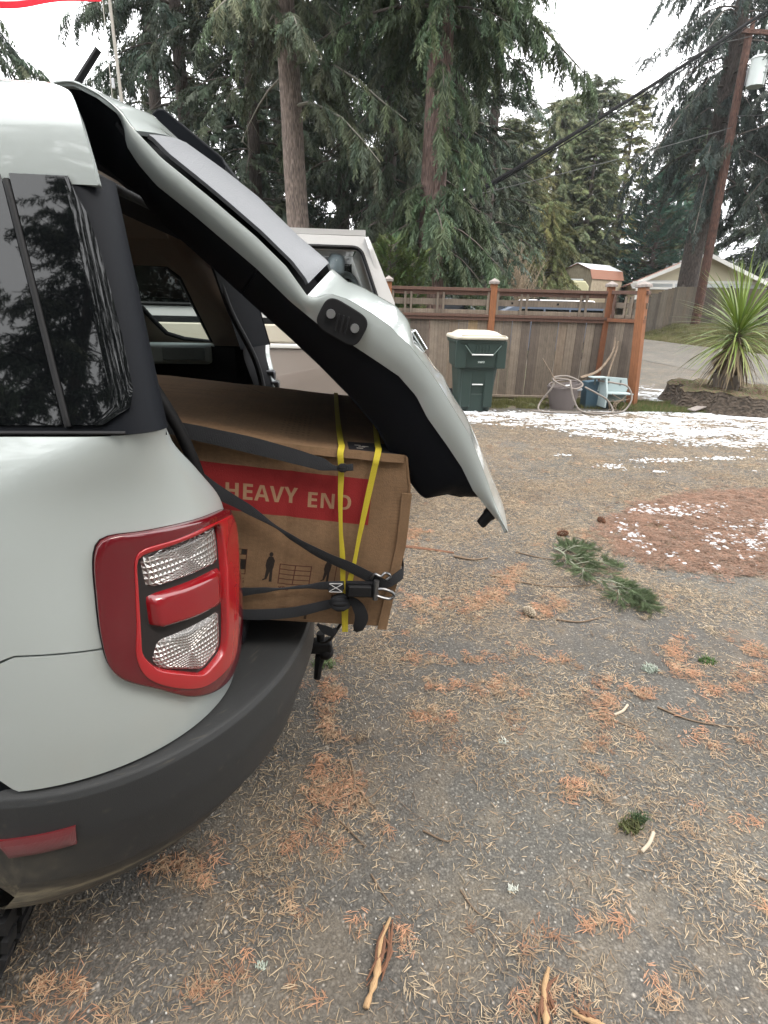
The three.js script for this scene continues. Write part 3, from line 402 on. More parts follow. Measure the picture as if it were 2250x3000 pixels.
// ---------------------------------------------------------------- the long carton and what ties it down
const BX = 0.166, BY = 1.152, BZ = -1.10, BA = R(-5.8), BL = 1.55, BH = 0.405, BD = 0.70; // rear top near edge, pitch, length, height, depth
const inBox = (x, y, z) => [BX + x * Math.cos(BA) - y * Math.sin(BA), BY + x * Math.sin(BA) + y * Math.cos(BA), BZ + z]; // local: x 0 at the rear end, y 0 at the top, z 0 at the near face
const carton = thing('carton', 'long brown cardboard carton printed HEAVY END sticking out of the tailgate', 'carton', [BX, BY - BH, BZ - BD / 2]);
{
  const put = (n, g, m, p = carton) => mesh(n, g.translate(-carton.position.x, -carton.position.y, -carton.position.z), m, p);
  const paper = (c, w, h, u, v) => { c.fillStyle = '#7c6147'; c.fillRect(0, 0, w, h); const d = c.getImageData(0, 0, w, h), a = d.data; for (let j = 0; j < h; j++) for (let i = 0; i < w; i++) { const k = 1 + 0.09 * (tile(i / w, j / h, 128, 40) - 0.5) + 0.06 * (tile(i / w, j / h, 16, 41) - 0.5) + 0.05 * (tile(i / w, 0.4, 256, 42) - 0.5), o = (j * w + i) * 4; a[o] *= k; a[o + 1] *= k; a[o + 2] *= k; } c.putImageData(d, 0, 0); };
  const SX = 2048 / 0.8; // side print covers the last 0.8 m
  const X = (x) => (x + 0.8) * SX, Y = (y) => -y * 1024 / BH;
  const side = canvasTex(2048, 1024, (c) => {
    paper(c, 2048, 1024);
    c.fillStyle = '#861a1c'; c.beginPath(); c.moveTo(X(-0.47), Y(-0.046)); c.lineTo(X(-0.0745), Y(-0.0545)); c.lineTo(X(-0.0765), Y(-0.157)); c.lineTo(X(-0.47), Y(-0.143)); c.fill();
    c.fillStyle = '#9d7d60'; c.font = 'bold 118px sans-serif'; c.textBaseline = 'alphabetic';
    const text = (t, x0, x1, y, size) => { c.font = 'bold ' + size + 'px sans-serif'; const w = c.measureText(t).width, k = (X(x1) - X(x0)) / w; c.save(); c.translate(X(x0), Y(y)); c.scale(k, 1); c.fillText(t, 0, 0); c.restore(); };
    text('HEAVY', -0.374, -0.226, -0.121, 122); text('END', -0.209, -0.113, -0.1255, 118);
    c.fillStyle = '#231a16';
    const man = (x, y0, y1) => { const h = Y(y1) - Y(y0), u = h / 8; c.save(); c.translate(X(x), Y(y0)); c.beginPath(); c.ellipse(0, u * 0.6, u * 0.45, u * 0.6, 0, 0, 7); c.fill(); c.beginPath(); c.moveTo(-u * 0.5, u * 1.2); c.lineTo(u * 0.5, u * 1.2); c.lineTo(u * 1.0, u * 2.2); c.lineTo(u * 0.85, u * 3.9); c.lineTo(u * 0.7, u * 4.6); c.lineTo(u * 0.75, u * 7.9); c.lineTo(u * 0.1, u * 7.9); c.lineTo(u * 0.05, u * 5.2); c.lineTo(-u * 0.5, u * 7.3); c.lineTo(-u * 1.5, u * 7.7); c.lineTo(-u * 1.5, u * 7.4); c.lineTo(-u * 1.0, u * 7.1); c.lineTo(-u * 0.8, u * 4.6); c.lineTo(-u * 1.05, u * 3.6); c.lineTo(-u * 0.9, u * 2.2); c.fill(); c.restore(); };
    man(-0.271, -0.236, -0.309); man(-0.148, -0.241, -0.302);
    c.strokeStyle = '#4a2418'; c.lineWidth = 5;
    const gridBox = (x0, x1, y0, y1, n) => { c.strokeRect(X(x0), Y(y0), X(x1) - X(x0), Y(y1) - Y(y0)); for (let i = 1; i < n; i++) { const y = lerp(Y(y0), Y(y1), i / n); c.beginPath(); c.moveTo(X(x0), y); c.lineTo(X(x1), y); c.stroke(); } };
    gridBox(-0.25, -0.183, -0.264, -0.312, 4); c.beginPath(); c.moveTo(X(-0.217), Y(-0.264)); c.lineTo(X(-0.219), Y(-0.312)); c.stroke(); gridBox(-0.42, -0.322, -0.233, -0.293, 5); c.fillStyle = '#231a16';
    for (const [x, y] of [[-0.333, -0.233], [-0.333, -0.257], [-0.333, -0.269], [-0.36, -0.245], [-0.37, -0.281]]) c.fillRect(X(x), Y(y), 28, 30);
    c.fillStyle = '#4a2418'; c.fillRect(X(-0.13), Y(-0.25), 4, 120);
    text('YES', -0.249, -0.226, -0.328, 30); text('NO', -0.131, -0.114, -0.339, 30); text('TEAM', -0.345, -0.322, -0.315, 22); c.fillRect(X(-0.36), Y(-0.303), 95, 4); text('LIFT', -0.343, -0.324, -0.325, 20);
    c.fillStyle = '#3a2a20'; c.fillRect(X(-0.183), Y(-0.388), 14, 28);
    c.globalAlpha = 0.28; for (let i = 0; i < 12; i++) c.fillRect(X(-0.035 + (i % 3) * 0.002), Y(-0.065 - i * 0.0075), 95 + (i * 37) % 40, 3); c.globalAlpha = 1;
  });
  const top = canvasTex(1024, 1024, (c) => {
    paper(c, 1024, 1024); const TX = (x) => (x + 0.8) / 0.8 * 1024, TY = (z) => (1 - (-z) / BD) * 1024 * -1 + 1024;
    const py = (z) => 1024 - (-z) / BD * 1024; c.fillStyle = '#16131a'; c.fillRect(TX(-0.122), py(-0.088), TX(-0.018) - TX(-0.122), py(-0.004) - py(-0.088));
    c.fillStyle = '#b8b0a4'; for (const [x, z] of [[-0.108, -0.06], [-0.1, -0.045], [-0.105, -0.03], [-0.092, -0.052]]) c.fillRect(TX(x), py(z), 18, 10);
    c.fillStyle = '#59452f'; c.globalAlpha = 0.55; for (let i = 0; i < 9; i++) for (let j = 0; j < 6; j++) c.fillRect(TX(-0.27 + j * 0.012), py(-0.33 + i * 0.028), 7, 15);
    c.globalAlpha = 0.75; c.strokeStyle = '#4a3624'; c.lineWidth = 4; for (const [a, b, d, e] of [[-0.78, -0.62, -0.42, -0.66], [-0.78, -0.50, -0.40, -0.55], [-0.78, -0.44, -0.46, -0.50], [-0.7, -0.38, -0.5, -0.44], [-0.42, -0.66, -0.35, -0.56], [-0.13, -0.4, -0.06, -0.41], [-0.12, -0.36, -0.04, -0.37], [-0.1, -0.3, -0.03, -0.31]]) { c.beginPath(); c.moveTo(TX(a), py(b)); c.lineTo(TX(d), py(e)); c.stroke(); } c.globalAlpha = 1;
  });
  const plain = canvasTex(512, 512, (c) => paper(c, 512, 512)); plain.wrapS = plain.wrapT = THREE.RepeatWrapping;
  const card = { bumpMap: rep(speckBump, 8, 4), bumpScale: 0.0006 };
  M.cardSide = std([1, 1, 1], 0.85, { map: side, ...card }); M.cardTop = std([1, 1, 1], 0.85, { map: top, ...card }); M.card = std([1, 1, 1], 0.88, { map: plain, ...card });
  const bulge = (x, y) => 0.004 * Math.sin(clamp(-y / BH) * Math.PI) * Math.sin(clamp(-x / 0.8) * Math.PI) + 0.0035 * Math.exp(-(((x + 0.235 - y * 0.03) / 0.008) ** 2)) * -1 + 0.0015 * n2(x * 9, y * 9);
  const sag = (x, z) => -0.012 * Math.sin(clamp(-z / BD) * Math.PI) * Math.exp(-(((x + 0.12) / 0.22) ** 2)) + 0.004 * Math.sin(clamp(-z / BD) * Math.PI) + 0.0015 * n2(x * 6, z * 6);
  const endX = (y) => interp(-y, [0, 0.07, 0.2, 0.27, 0.405], [-0.004, 0.012, 0.016, 0.010, 0.0]);
  put('side_panel', shell(90, 36, (u, v) => { const y = lerp(-BH, -0.004, v), x = lerp(-0.8, endX(y) - 0.006, u); return inBox(x, y, bulge(x, y)); }, 0.005, (u, v) => [u, v]), M.cardSide);
  put('top_panel', shell(60, 30, (u, v) => { const z = lerp(-0.003, -BD, v), x = lerp(-0.8, -0.004, u); return inBox(x, sag(x, z), z); }, 0.005, (u, v) => [u, v]), M.cardTop);
  put('end_panel', shell(20, 20, (u, v) => { const y = lerp(-BH, 0, v), z = lerp(-0.002, -BD, u); return inBox(endX(y) + 0.003 * n2(y * 7, z * 7), y, z); }, 0.005, (u, v) => [u * 1.4, v * 0.8]), M.card);
  put('forward_body', merge([box(BL - 0.8, BH - 0.01, BD - 0.01, -(BL + 0.8) / 2, -BH / 2, -BD / 2), box(0.8, 0.006, BD, -0.4, -BH + 0.002, -BD / 2), box(0.8, BH - 0.02, 0.006, -0.4, -BH / 2, -BD + 0.003)]).rotateZ(BA).translate(BX, BY, BZ), M.card);
  put('edge_flap', shell(60, 4, (u, v) => { const x = lerp(-0.8, -0.012, u), t = v; return inBox(x, 0.0015 - 0.016 * t - 0.002 * Math.abs(n2(x * 12, 0)), 0.003 * t + 0.0015 + bulge(x, -0.01)); }, 0.004, (u, v) => [u * 2, v * 0.1]), M.card);
  put('corner_flap', shell(4, 30, (u, v) => { const y = lerp(-BH - 0.006, -0.08, v); return inBox(endX(y) + lerp(-0.018, 0.003, u), y, 0.006 + bulge(-0.01, y)); }, 0.004, (u, v) => [u * 0.1, v]), M.card);
}
M.yellow = std([0.58, 0.47, 0.03], 0.65, { bumpMap: rep(weaveBump, 4, 1), bumpScale: 0.0006 });
M.webbing = std([0.009, 0.010, 0.013], 0.8, { bumpMap: rep(weaveBump, 6, 1), bumpScale: 0.0008 });
M.webGrey = std([0.022, 0.024, 0.029], 0.8, { bumpMap: rep(weaveBump, 6, 1), bumpScale: 0.0008 });
const F = [0, 0, 1], U = [-Math.sin(BA), Math.cos(BA), 0];
{ // yellow straps run over the top and down the printed side
  const z0 = -BZ;
  const topY = (x, z) => inBox(x, 0.006 - 0.012 * Math.sin(clamp(-z / BD) * Math.PI) * Math.exp(-(((x + 0.12) / 0.22) ** 2)), z);
  const mk = (xs, down, name, label) => {
    const top = [-0.69, -0.6, -0.48, -0.36, -0.24, -0.12, -0.04, 0.002].map((z) => topY(lerp(xs[0], xs[1], -z / BD), z));
    const p = curve([...top, ...down.map(([x, y, w]) => [x, y, BZ + 0.017 + (w || 0)])], 90), nr = p.map((q, i) => { const f = clamp((q[2] - (BZ - 0.03)) / 0.05); return [U[0] * (1 - f), U[1] * (1 - f), f + 0.01 + 0.25 * Math.sin(i * 0.21) * f]; });
    return tag(mesh(name, webbing(p, p.map((q, i) => 0.0125 - 0.005 * sstep(0, 30, i - 45) * (0.6 + 0.4 * Math.sin(i * 0.3))), nr, 0.0018), M.yellow), label, 'strap', 'yellow straps round the carton');
  };
  mk([-0.141, -0.142], [[.0235, 1.163], [.025, 1.131], [.023, 1.062], [.024, .989], [.027, .935], [.028, .844], [.029, .748]], 'yellow_strap', 'yellow strap crossing the letter D of the printed carton');
  mk([-0.066, -0.02], [[.0955, 1.148], [.092, 1.131], [.076, 1.051], [.062, .977], [.052, .918], [.044, .884, 0.004], [.036, .821], [.035, .748]], 'yellow_strap', 'yellow strap slanting across the red panel edge of the carton');
  // black webbing
  const path = (pts, zs, n = 60) => curve(pts.map((q, i) => [q[0], q[1], BZ + (Array.isArray(zs) ? zs[i] : zs)]), n);
  const wl = (ws, n) => Array.from({ length: n + 1 }, (_, i) => { const f = i / n * (ws.length - 1), k = Math.min(ws.length - 2, Math.floor(f)); return lerp(ws[k], ws[k + 1], sstep(0, 1, f - k)); });
  const black = (pts, zs, ws, label, twist, mat = M.webbing, wrap = false) => { const p = path(pts, zs), nr = p.map((q, i) => { const a = twist ? twist(i / 60) : 0, f = wrap ? sstep(0.55, 0.72, i / 60) : 0; return [0.02 + f * 3, Math.sin(a), Math.cos(a) * (1 - f)]; }); return tag(mesh('black_strap', webbing(p, wl(ws, 60), nr, 0.003), mat), label, 'strap'); };
  black([[-0.40, 1.236], [-.31, 1.2165], [-.231, 1.199], [-.153, 1.181], [-.082, 1.162], [-.018, 1.143], [.014, 1.134], [.049, 1.136]], [0.013, 0.015, 0.018, 0.02, 0.021, 0.022, 0.024, 0.024], [.024, .026, .030, .032, .030, .026, .010, .014], 'wide black strap twisted to a knot above the red panel', (t) => 0.5 * t);
  black([[-.30, 1.135], [-.223, 1.089], [-.17, 1.054], [-.107, 1.007], [-.07, .978], [-.012, .941], [.047, .912], [.121, .869]], [-0.02, 0.025, 0.025, 0.023, 0.022, 0.023, 0.026, 0.03], [.028, .026, .02, .006, .012, .020, .024, .026], 'black strap running diagonally down to the metal hook', (t) => t < 0.5 ? 0.3 : -0.2);
  black([[-.32, .848], [-.208, .853], [-.153, .856], [-.104, .859], [-.054, .863], [-.013, .866], [.03, .868]], [0.0, 0.012, 0.012, 0.012, 0.013, 0.016, 0.02], [.024, .022, .014, .004, .008, .018, .02], 'grey black strap sewn to the ratchet buckle', null, M.webGrey);
  black([[-.32, .802], [-.211, .799], [-.147, .796], [-.076, .801], [-.014, .817], [.024, .828]], [0.0, 0.012, 0.012, 0.013, 0.016, 0.02], [.022, .024, .026, .025, .022, .016], 'dark strap along the lower edge of the carton', null, M.webGrey);
  black([[.03, .836], [.05, .834], [.063, .815], [.068, .79], [.062, .765], [.055, .752]], [0.03, 0.034, 0.034, 0.03, 0.026, 0.022], [.012, .02, .027, .03, .026, .01], 'loose black strap tail hanging off the lower knot');
  black([[-.03, .762], [-.012, .748], [.004, .742], [.012, .75]], [0.004, 0.006, 0.006, 0.002], [.006, .02, .022, .004], 'short black strap end poking out under the carton');
  black([[.118, .872], [.132, .877], [.146, .884], [.158, .889], [.164, .891], [.166, .893]], [0.03, 0.027, 0.02, 0.01, -0.03, -0.3], [.018, .02, .022, .022, .022, .022], 'black strap end wrapped round the rear corner of the carton', null, M.webbing, true);
  const knot = (x, y, z, r, label) => { const g = []; for (let i = 0; i < 5; i++) { const a = i * 1.3, c = []; for (let k = 0; k <= 10; k++) { const t = k / 10 * 2 * Math.PI; c.push([x + r * Math.cos(t) * 0.9, y + r * 0.75 * Math.sin(t) * Math.cos(a), BZ + z + r * 0.55 * Math.sin(t) * Math.sin(a)]); } g.push(tube(c, r * 0.36, 6)); } return tag(mesh('strap_knot', merge(g), M.webbing), label, 'knot'); };
  knot(.022, .829, .026, .02, 'bulky black knot tied over the yellow straps low on the carton'); knot(.028, 1.1345, .024, .009, 'small tight black knot where strap crosses the yellow one');
  const darkSteel = std([0.16, 0.16, 0.165], 0.35, { metalness: 0.8 });
  const rb = thing('ratchet_buckle', 'black metal ratchet buckle with wire hook on the carton side', 'buckle', [0.064, 0.865, BZ + 0.03], 0); rb.rotation.z = R(-3);
  mesh('frame', box(0.062, 0.036, 0.012, 0, 0, 0.004, 0.003), M.black, rb); mesh('handle', box(0.05, 0.026, 0.012, -0.002, 0.002, 0.016, 0.004), M.rubber, rb);
  mesh('spindle', moved(cyl(0.006, 0.006, 0.046, 10), 0.034, 0.002, 0.01), darkSteel, rb);
  mesh('hook', tube(curve([[0.034, 0.004, 0.01], [0.05, 0.006, 0.012], [0.068, 0, 0.014], [0.074, -0.008, 0.014], [0.066, -0.016, 0.014], [0.05, -0.014, 0.014], [0.036, -0.01, 0.012]], 30), 0.0035, 6), darkSteel, rb);
  mesh('sewn_patch', box(0.032, 0.024, 0.004, -0.052, 0.002, 0.0, 0.001), M.webGrey, rb);
  mesh('stitching', merge([[-0.066, -0.008, -0.038, 0.010], [-0.066, 0.010, -0.038, -0.008], [-0.066, 0.011, -0.038, 0.011], [-0.066, -0.009, -0.038, -0.009]].map(([a, b, c, d]) => tube([[a, b, 0.0026], [c, d, 0.0026]], 0.0008, 4))), std([0.5, 0.5, 0.5], 0.9), rb);
  const hk = thing('wire_hook', 'bright bent wire hook beside the ratchet buckle', 'hook', [0.108, 0.895, BZ + 0.03]);
  mesh('wire', tube(curve([[-0.02, -0.008, 0], [-0.012, 0.006, 0.004], [0, 0.002, 0.008], [0.01, 0.008, 0.004], [0.022, -0.002, 0], [0.012, -0.01, 0.003]], 24), 0.003, 6), darkSteel, hk);
  tag(mesh('tie_cord', tube(curve([[.034, .745, BZ - 0.05], [0.0, .60, -1.28], [-0.035, .36, -1.62]], 12), 0.004, 6), M.webbing), 'thin dark cord tying the carton down to the tow hitch', 'cord');
}
// ---------------------------------------------------------------- the pickup with a canopy parked alongside
{
  const TZ = -3.6, truck = thing('pickup_truck', 'tan pickup truck with a silver canopy parked beyond the SUV', 'pickup truck', [-1.5, 0, TZ - 0.95]);
  const put = (n, g, m, p = truck) => mesh(n, g.translate(-truck.position.x, 0, -truck.position.z), m, p);
  const canopyM = phys([0.60, 0.59, 0.58], 0.4, { metalness: 0.1, clearcoat: 0.5, clearcoatRoughness: 0.1, bumpMap: rep(speckBump, 2, 2), bumpScale: 0.0004 }), cream = phys([0.58, 0.53, 0.43], 0.35, { clearcoat: 0.7, clearcoatRoughness: 0.08 }), tan = phys([0.30, 0.255, 0.225], 0.38, { metalness: 0.25, clearcoat: 0.7, clearcoatRoughness: 0.1 });
  const W = 1.85;
  // canopy side with window opening; leans in a little towards the roof
  const lean = (y) => TZ - 0.02 - Math.max(0, y - 1.32) * 0.13;
  const out = [[-2.0, 1.335], [0.435, 1.335], [0.415, 1.44], [0.262, 1.785], [0.235, 1.803], [-2.0, 1.808]];
  const win = (x0, x1, xt) => { const o = []; const r = 0.05; const pts = [[x0, 1.40], [x1, 1.40], [xt, 1.74], [x0, 1.74]]; for (let i = 0; i < 4; i++) { const a = pts[(i + 3) % 4], b = pts[i], c = pts[(i + 1) % 4], u = (p, q) => { const l = Math.hypot(q[0] - p[0], q[1] - p[1]); return [p[0] + (q[0] - p[0]) / l * r, p[1] + (q[1] - p[1]) / l * r]; }, s = u(b, a), e = u(b, c); for (let k = 0; k <= 6; k++) { const t = k / 6; o.push([(1 - t) ** 2 * s[0] + 2 * t * (1 - t) * b[0] + t * t * e[0], (1 - t) ** 2 * s[1] + 2 * t * (1 - t) * b[1] + t * t * e[1]]); } } return o; };
  const hole = win(-1.75, 0.33, 0.205);
  const sideGeo = () => { const g = extrude(out, 0.03, 0, [hole]); const P = g.attributes.position; for (let i = 0; i < P.count; i++) P.setZ(i, lean(P.getY(i)) - 0.03 + P.getZ(i)); return flat(g); };
  put('canopy_side', sideGeo(), canopyM); put('canopy_side', sideGeo().translate(0, 0, -W + 0.1), canopyM);
  put('canopy_roof', shell(8, 14, (u, v) => { const z = lerp(TZ - 0.085, TZ - W + 0.03, v); return [lerp(0.235, -2.0, u), 1.806 + 0.05 * Math.sin(v * Math.PI), z]; }, 0.03), canopyM);
  put('canopy_rear', shell(2, 6, (u, v) => { const yy = lerp(1.335, 1.80, v); return [lerp(0.425, 0.25, v), yy, lerp(TZ - 0.06, TZ - W + 0.06, u)]; }, 0.02), canopyM);
  const rim = tube(hole.concat([hole[0]]).map(([x, y]) => [x, y, lean(y) + 0.004]), 0.012, 6); put('window_seal', rim, M.rubber);
  put('window_track', tube([[-1.72, 1.725, lean(1.72) - 0.004], [0.19, 1.725, lean(1.72) - 0.004], [0.21, 1.71, lean(1.7)], [0.305, 1.42, lean(1.42)]], 0.006, 6), M.steel);
  put('canopy_window', shape2(win(-1.74, 0.32, 0.2), null, (x, y) => [x, y, lean(y) - 0.012]), phys([0.55, 0.6, 0.62], 0.02, { transmission: 1, thickness: 0 }));
  put('canopy_lining', merge([box(0.02, 0.6, 1.6, -2.0, 1.5, TZ - 0.95), box(2.3, 0.02, 1.6, -0.85, 1.30, TZ - 0.95), box(2.2, 0.42, 0.02, -0.9, 1.5, TZ - 1.2)]), M.black);
  put('canopy_gasket', box(2.5, 0.03, 0.03, -0.8, 1.318, TZ - 0.01), M.rubber);
  // bed sides: cream rail, pale moulding, tan flank with wheel arch
  put('bed_rail', box(2.52, 0.108, 0.06, -0.81, 1.246, TZ - 0.02, 0.012), cream); put('bed_moulding', box(2.53, 0.03, 0.05, -0.81, 1.172, TZ - 0.008, 0.01), phys([0.72, 0.71, 0.68], 0.3, { clearcoat: 0.6 }));
  const wx = -0.80, wy = 0.40, ar = 0.50, arch = []; for (let i = 0; i <= 20; i++) { const a = Math.PI - i / 20 * Math.PI; arch.push([wx + ar * Math.cos(a), wy + ar * Math.sin(a)]); }
  const flank = () => { const g = extrude([[-2.05, 0.42], ...arch, [0.45, 0.42], [0.47, 1.15], [-2.05, 1.15]], 0.05, 0.006); const P = g.attributes.position; for (let i = 0; i < P.count; i++) { const d = Math.hypot(P.getX(i) - wx, P.getY(i) - wy); P.setZ(i, P.getZ(i) + TZ - 0.05 + 0.03 * sstep(0.72, 0.5, d)); } return flat(g); };
  put('bed_side', flank(), tan); put('bed_side', flank().translate(0, 0, -W + 0.05), tan);
  put('arch_moulding', tube(arch.map(([x, y]) => [x, y, TZ + 0.036]), 0.012, 8), M.chrome);
  put('fuel_door', box(0.128, 0.128, 0.006, 0.013, 0.967, TZ + 0.009, 0.03), tan); put('fuel_door_gap', box(0.136, 0.136, 0.004, 0.013, 0.967, TZ + 0.005, 0.03), M.black);
  put('tailgate', box(0.05, 0.7, W - 0.1, 0.46, 0.8, TZ - W / 2, 0.01), tan); put('tail_lamp', box(0.05, 0.32, 0.12, 0.475, 0.9, TZ - 0.05, 0.01), M.redLens); put('rear_bumper', box(0.16, 0.16, W, 0.56, 0.52, TZ - W / 2, 0.03), M.chrome);
  // cab and nose
  put('cab', flat(extrude([[-2.08, 0.42], [-2.08, 1.25], [-2.2, 1.80], [-3.3, 1.80], [-3.95, 1.22], [-5.3, 1.12], [-5.4, 0.5], [-5.3, 0.42]], W - 0.04, 0.02).translate(0, 0, TZ - W + 0.02)), tan);
  put('cab_window', merge([shape2([[-2.3, 1.27], [-2.32, 1.72], [-3.25, 1.72], [-3.75, 1.27]], null, (x, y) => [x, y, TZ + 0.007])]), M.privacy);
  const tg = new THREE.TorusGeometry(0.28, 0.11, 12, 32), rg = cyl(0.2, 0.2, 0.16, 24).rotateX(Math.PI / 2);
  for (const x of [wx, -4.4]) for (const z of [TZ - 0.12, TZ - W + 0.15]) { const w = part('wheel', truck); w.position.set(x - truck.position.x, 0.39, z - truck.position.z); mesh('tyre', tg, M.rubber, w); mesh('rim', rg, M.steel, w); }
  // things carried behind the canopy glass
  const lamp = thing('work_light', 'grey bell shaped work light behind the canopy window', 'light', [0.0, 1.31, TZ - 0.13]); lamp.rotation.z = R(-10); lamp.scale.set(1, 1.22, 1);
  mesh('hood', new THREE.LatheGeometry([[0.012, 0.33], [0.04, 0.325], [0.053, 0.30], [0.056, 0.25], [0.05, 0.235], [0.044, 0.24]].map((q) => new THREE.Vector2(...q)), 24), std([0.42, 0.44, 0.45], 0.5), lamp); mesh('stand', merge([cyl(0.016, 0.012, 0.24, 10, 0, 0.12, 0), cyl(0.05, 0.05, 0.015, 16, 0, 0.008, 0)]), M.black, lamp);
  const coil = thing('coiled_hose', 'small pale coiled hose behind the canopy window', 'hose', [0.12, 1.42, TZ - 0.17]);
  mesh('coil', merge([0, 1, 2].map((i) => new THREE.TorusGeometry(0.07 + i * 0.012, 0.008, 8, 30).rotateY(0.3 * i).translate(0, 0.09, 0.012 * i)).concat([box(0.1, 0.1, 0.05, 0, -0.05, 0, 0.01)])), std([0.38, 0.38, 0.37], 0.6), coil);
}
// ---------------------------------------------------------------- board fence with an openwork top, and its turned end
const woods = [[.25, .20, .155], [.205, .165, .13], [.285, .23, .18], [.165, .13, .105], [.255, .195, .145], [.34, .24, .14]].map((c, i) => { const m = rep(grainMap, 1, 1); m.offset.set(i * 0.17, i * 0.31); return std(c, 0.92, { map: m, bumpMap: m, bumpScale: 0.002 }); });
const cedar = [[.30, .115, .045], [.24, .09, .04], [.135, .07, .05]].map((c, i) => std(c, 0.75, { map: rep(grainMap, 1.2, 0.5 + i * 0.1), bumpMap: grainMap, bumpScale: 0.001 }));
M.capWood = std([.36, .315, .29], 0.9, { map: grainMap });
{
  const fence = thing('board_fence', 'weathered board fence with rust stained posts and openwork top', 'fence', [2.53, 0, -8.92], R(-6));
  const picks = [0.142, 0.136, 0.148].map((w) => { const g = uvBox(box(w, 1.19, 0.019, 0, 0.66, 0, 0.003), 1.4); return g; });
  const post = (x, z, lean = 0, h = 1.72, s = 0.098, mat = cedar[0]) => { const p = part('post', fence); p.position.set(x, -0.05, z); p.rotation.z = lean; mesh('shaft', uvBox(box(s, h + 0.05, s, 0, (h + 0.05) / 2, 0, 0.006), 2), mat, p); mesh('cap_moulding', uvBox(box(s + 0.045, 0.035, s + 0.045, 0, h + 0.065, 0, 0.006)), M.capWood, p); mesh('cap', flat(new THREE.ConeGeometry(0.105, 0.05, 4, 1).rotateY(Math.PI / 4).translate(0, h + 0.107, 0)), M.capWood, p); };
  const panel = (x0, x1, slats, z = 0) => { // local run along x
    const L = x1 - x0, c = (x0 + x1) / 2, add = (n, g, m) => mesh(n, g, m, fence);
    add('top_rail', uvBox(box(L, 0.045, 0.09, c, 1.635, z, 0.004), 2), cedar[2]); add('top_board', uvBox(box(L, 0.06, 0.03, c, 1.582, z, 0.004).rotateX(0), 2), cedar[2]);
    add('cross_board', uvBox(box(L, 0.09, 0.022, c, 1.45, z - 0.01, 0.003), 2), woods[1]); add('lower_board', uvBox(box(L, 0.06, 0.024, c, 1.315, z - 0.008, 0.003), 2), woods[0]);
    add('middle_rail', uvBox(box(L, 0.04, 0.1, c, 1.262, z + 0.01, 0.004), 2), cedar[2]); add('rail_trim', uvBox(box(L, 0.045, 0.03, c, 1.218, z + 0.03, 0.003), 2), cedar[2]);
    add('base_rail', uvBox(box(L, 0.035, 0.08, c, 0.05, z + 0.01, 0.004), 2), woods[2]); add('base_board', uvBox(box(L, 0.075, 0.03, c, -0.006, z, 0.003), 2), woods[3]);
    for (const s of slats) for (const d of [-0.045, 0.045]) add('slat', uvBox(box(0.034, 0.31, 0.02, x0 + s * L + d, 1.435, z + 0.014, 0.003), 2), woods[1]);
    for (const e of [x0 + 0.02, x1 - 0.02]) add('stile', uvBox(box(0.035, 0.34, 0.05, e, 1.44, z, 0.003), 2), woods[2]);
    const n = Math.round(L / 0.145); for (let i = 0; i < n; i++) { const m = mesh('picket', picks[i % 3], woods[Math.floor(rnd() * 5.3)], fence); m.position.set(x0 + (i + 0.5) * L / n, rr(-0.006, 0.006), z + rr(-0.004, 0.004)); m.scale.x = L / n / 0.147; m.rotation.z = rr(-0.004, 0.004); }
  };
  post(-3.4, 0); post(-1.6, 0); post(0, 0); post(1.775, 0, 0, 1.72, 0.098, cedar[1]);
  panel(-3.35, -1.65, [0.5]); panel(-1.55, -0.05, [0.17, 0.5]); panel(0.05, 1.76, [0.25, 0.78]);
  for (const x of [0.3, 1.0]) mesh('knot_hole', moved(cyl(0.016, 0.016, 0.004, 12), x, 1.452, 0.004, Math.PI / 2), M.black, fence);
  // turned end: from the corner post towards the drive
  const wing = thing('board_fence', 'short return of the board fence ending in a bright rust post', 'fence', [4.315, 0, -8.70], R(-52));
  const add = (n, g, m) => mesh(n, g, m, wing), L = 0.56, c = L / 2;
  add('top_rail', uvBox(box(L, 0.05, 0.08, c, 1.64, 0, 0.004), 2), cedar[2]); add('middle_rail', uvBox(box(L, 0.05, 0.09, c, 1.245, 0.01, 0.004), 2), cedar[1]); add('cross_board', uvBox(box(L, 0.08, 0.02, c, 1.46, -0.01, 0.003), 2), woods[1]); add('lower_board', uvBox(box(L, 0.05, 0.02, c, 1.30, -0.006, 0.003), 2), woods[0]);
  for (const x of [c - 0.05, c + 0.05]) add('slat', uvBox(box(0.034, 0.31, 0.02, x, 1.435, 0.012, 0.003), 2), woods[0]); add('stile', uvBox(box(0.03, 0.36, 0.05, 0.06, 1.44, 0.01, 0.003), 2), cedar[2]);
  for (let i = 0; i < 4; i++) { const m = mesh('picket', picks[i % 3], woods[[3, 0, 3, 1][i]], wing); m.position.set(0.07 + i * 0.137, 0, 0); }
  const ep = part('post', wing); ep.position.set(0.585, -0.05, 0); ep.rotation.z = R(4.2); mesh('shaft', uvBox(box(0.125, 1.77, 0.125, 0, 0.885, 0, 0.008), 2), cedar[0], ep); mesh('cap_moulding', uvBox(box(0.18, 0.04, 0.18, 0, 1.785, 0, 0.006)), M.capWood, ep); mesh('cap', flat(new THREE.ConeGeometry(0.125, 0.05, 4, 1).rotateY(Math.PI / 4).translate(0, 1.83, 0)), M.capWood, ep);
}
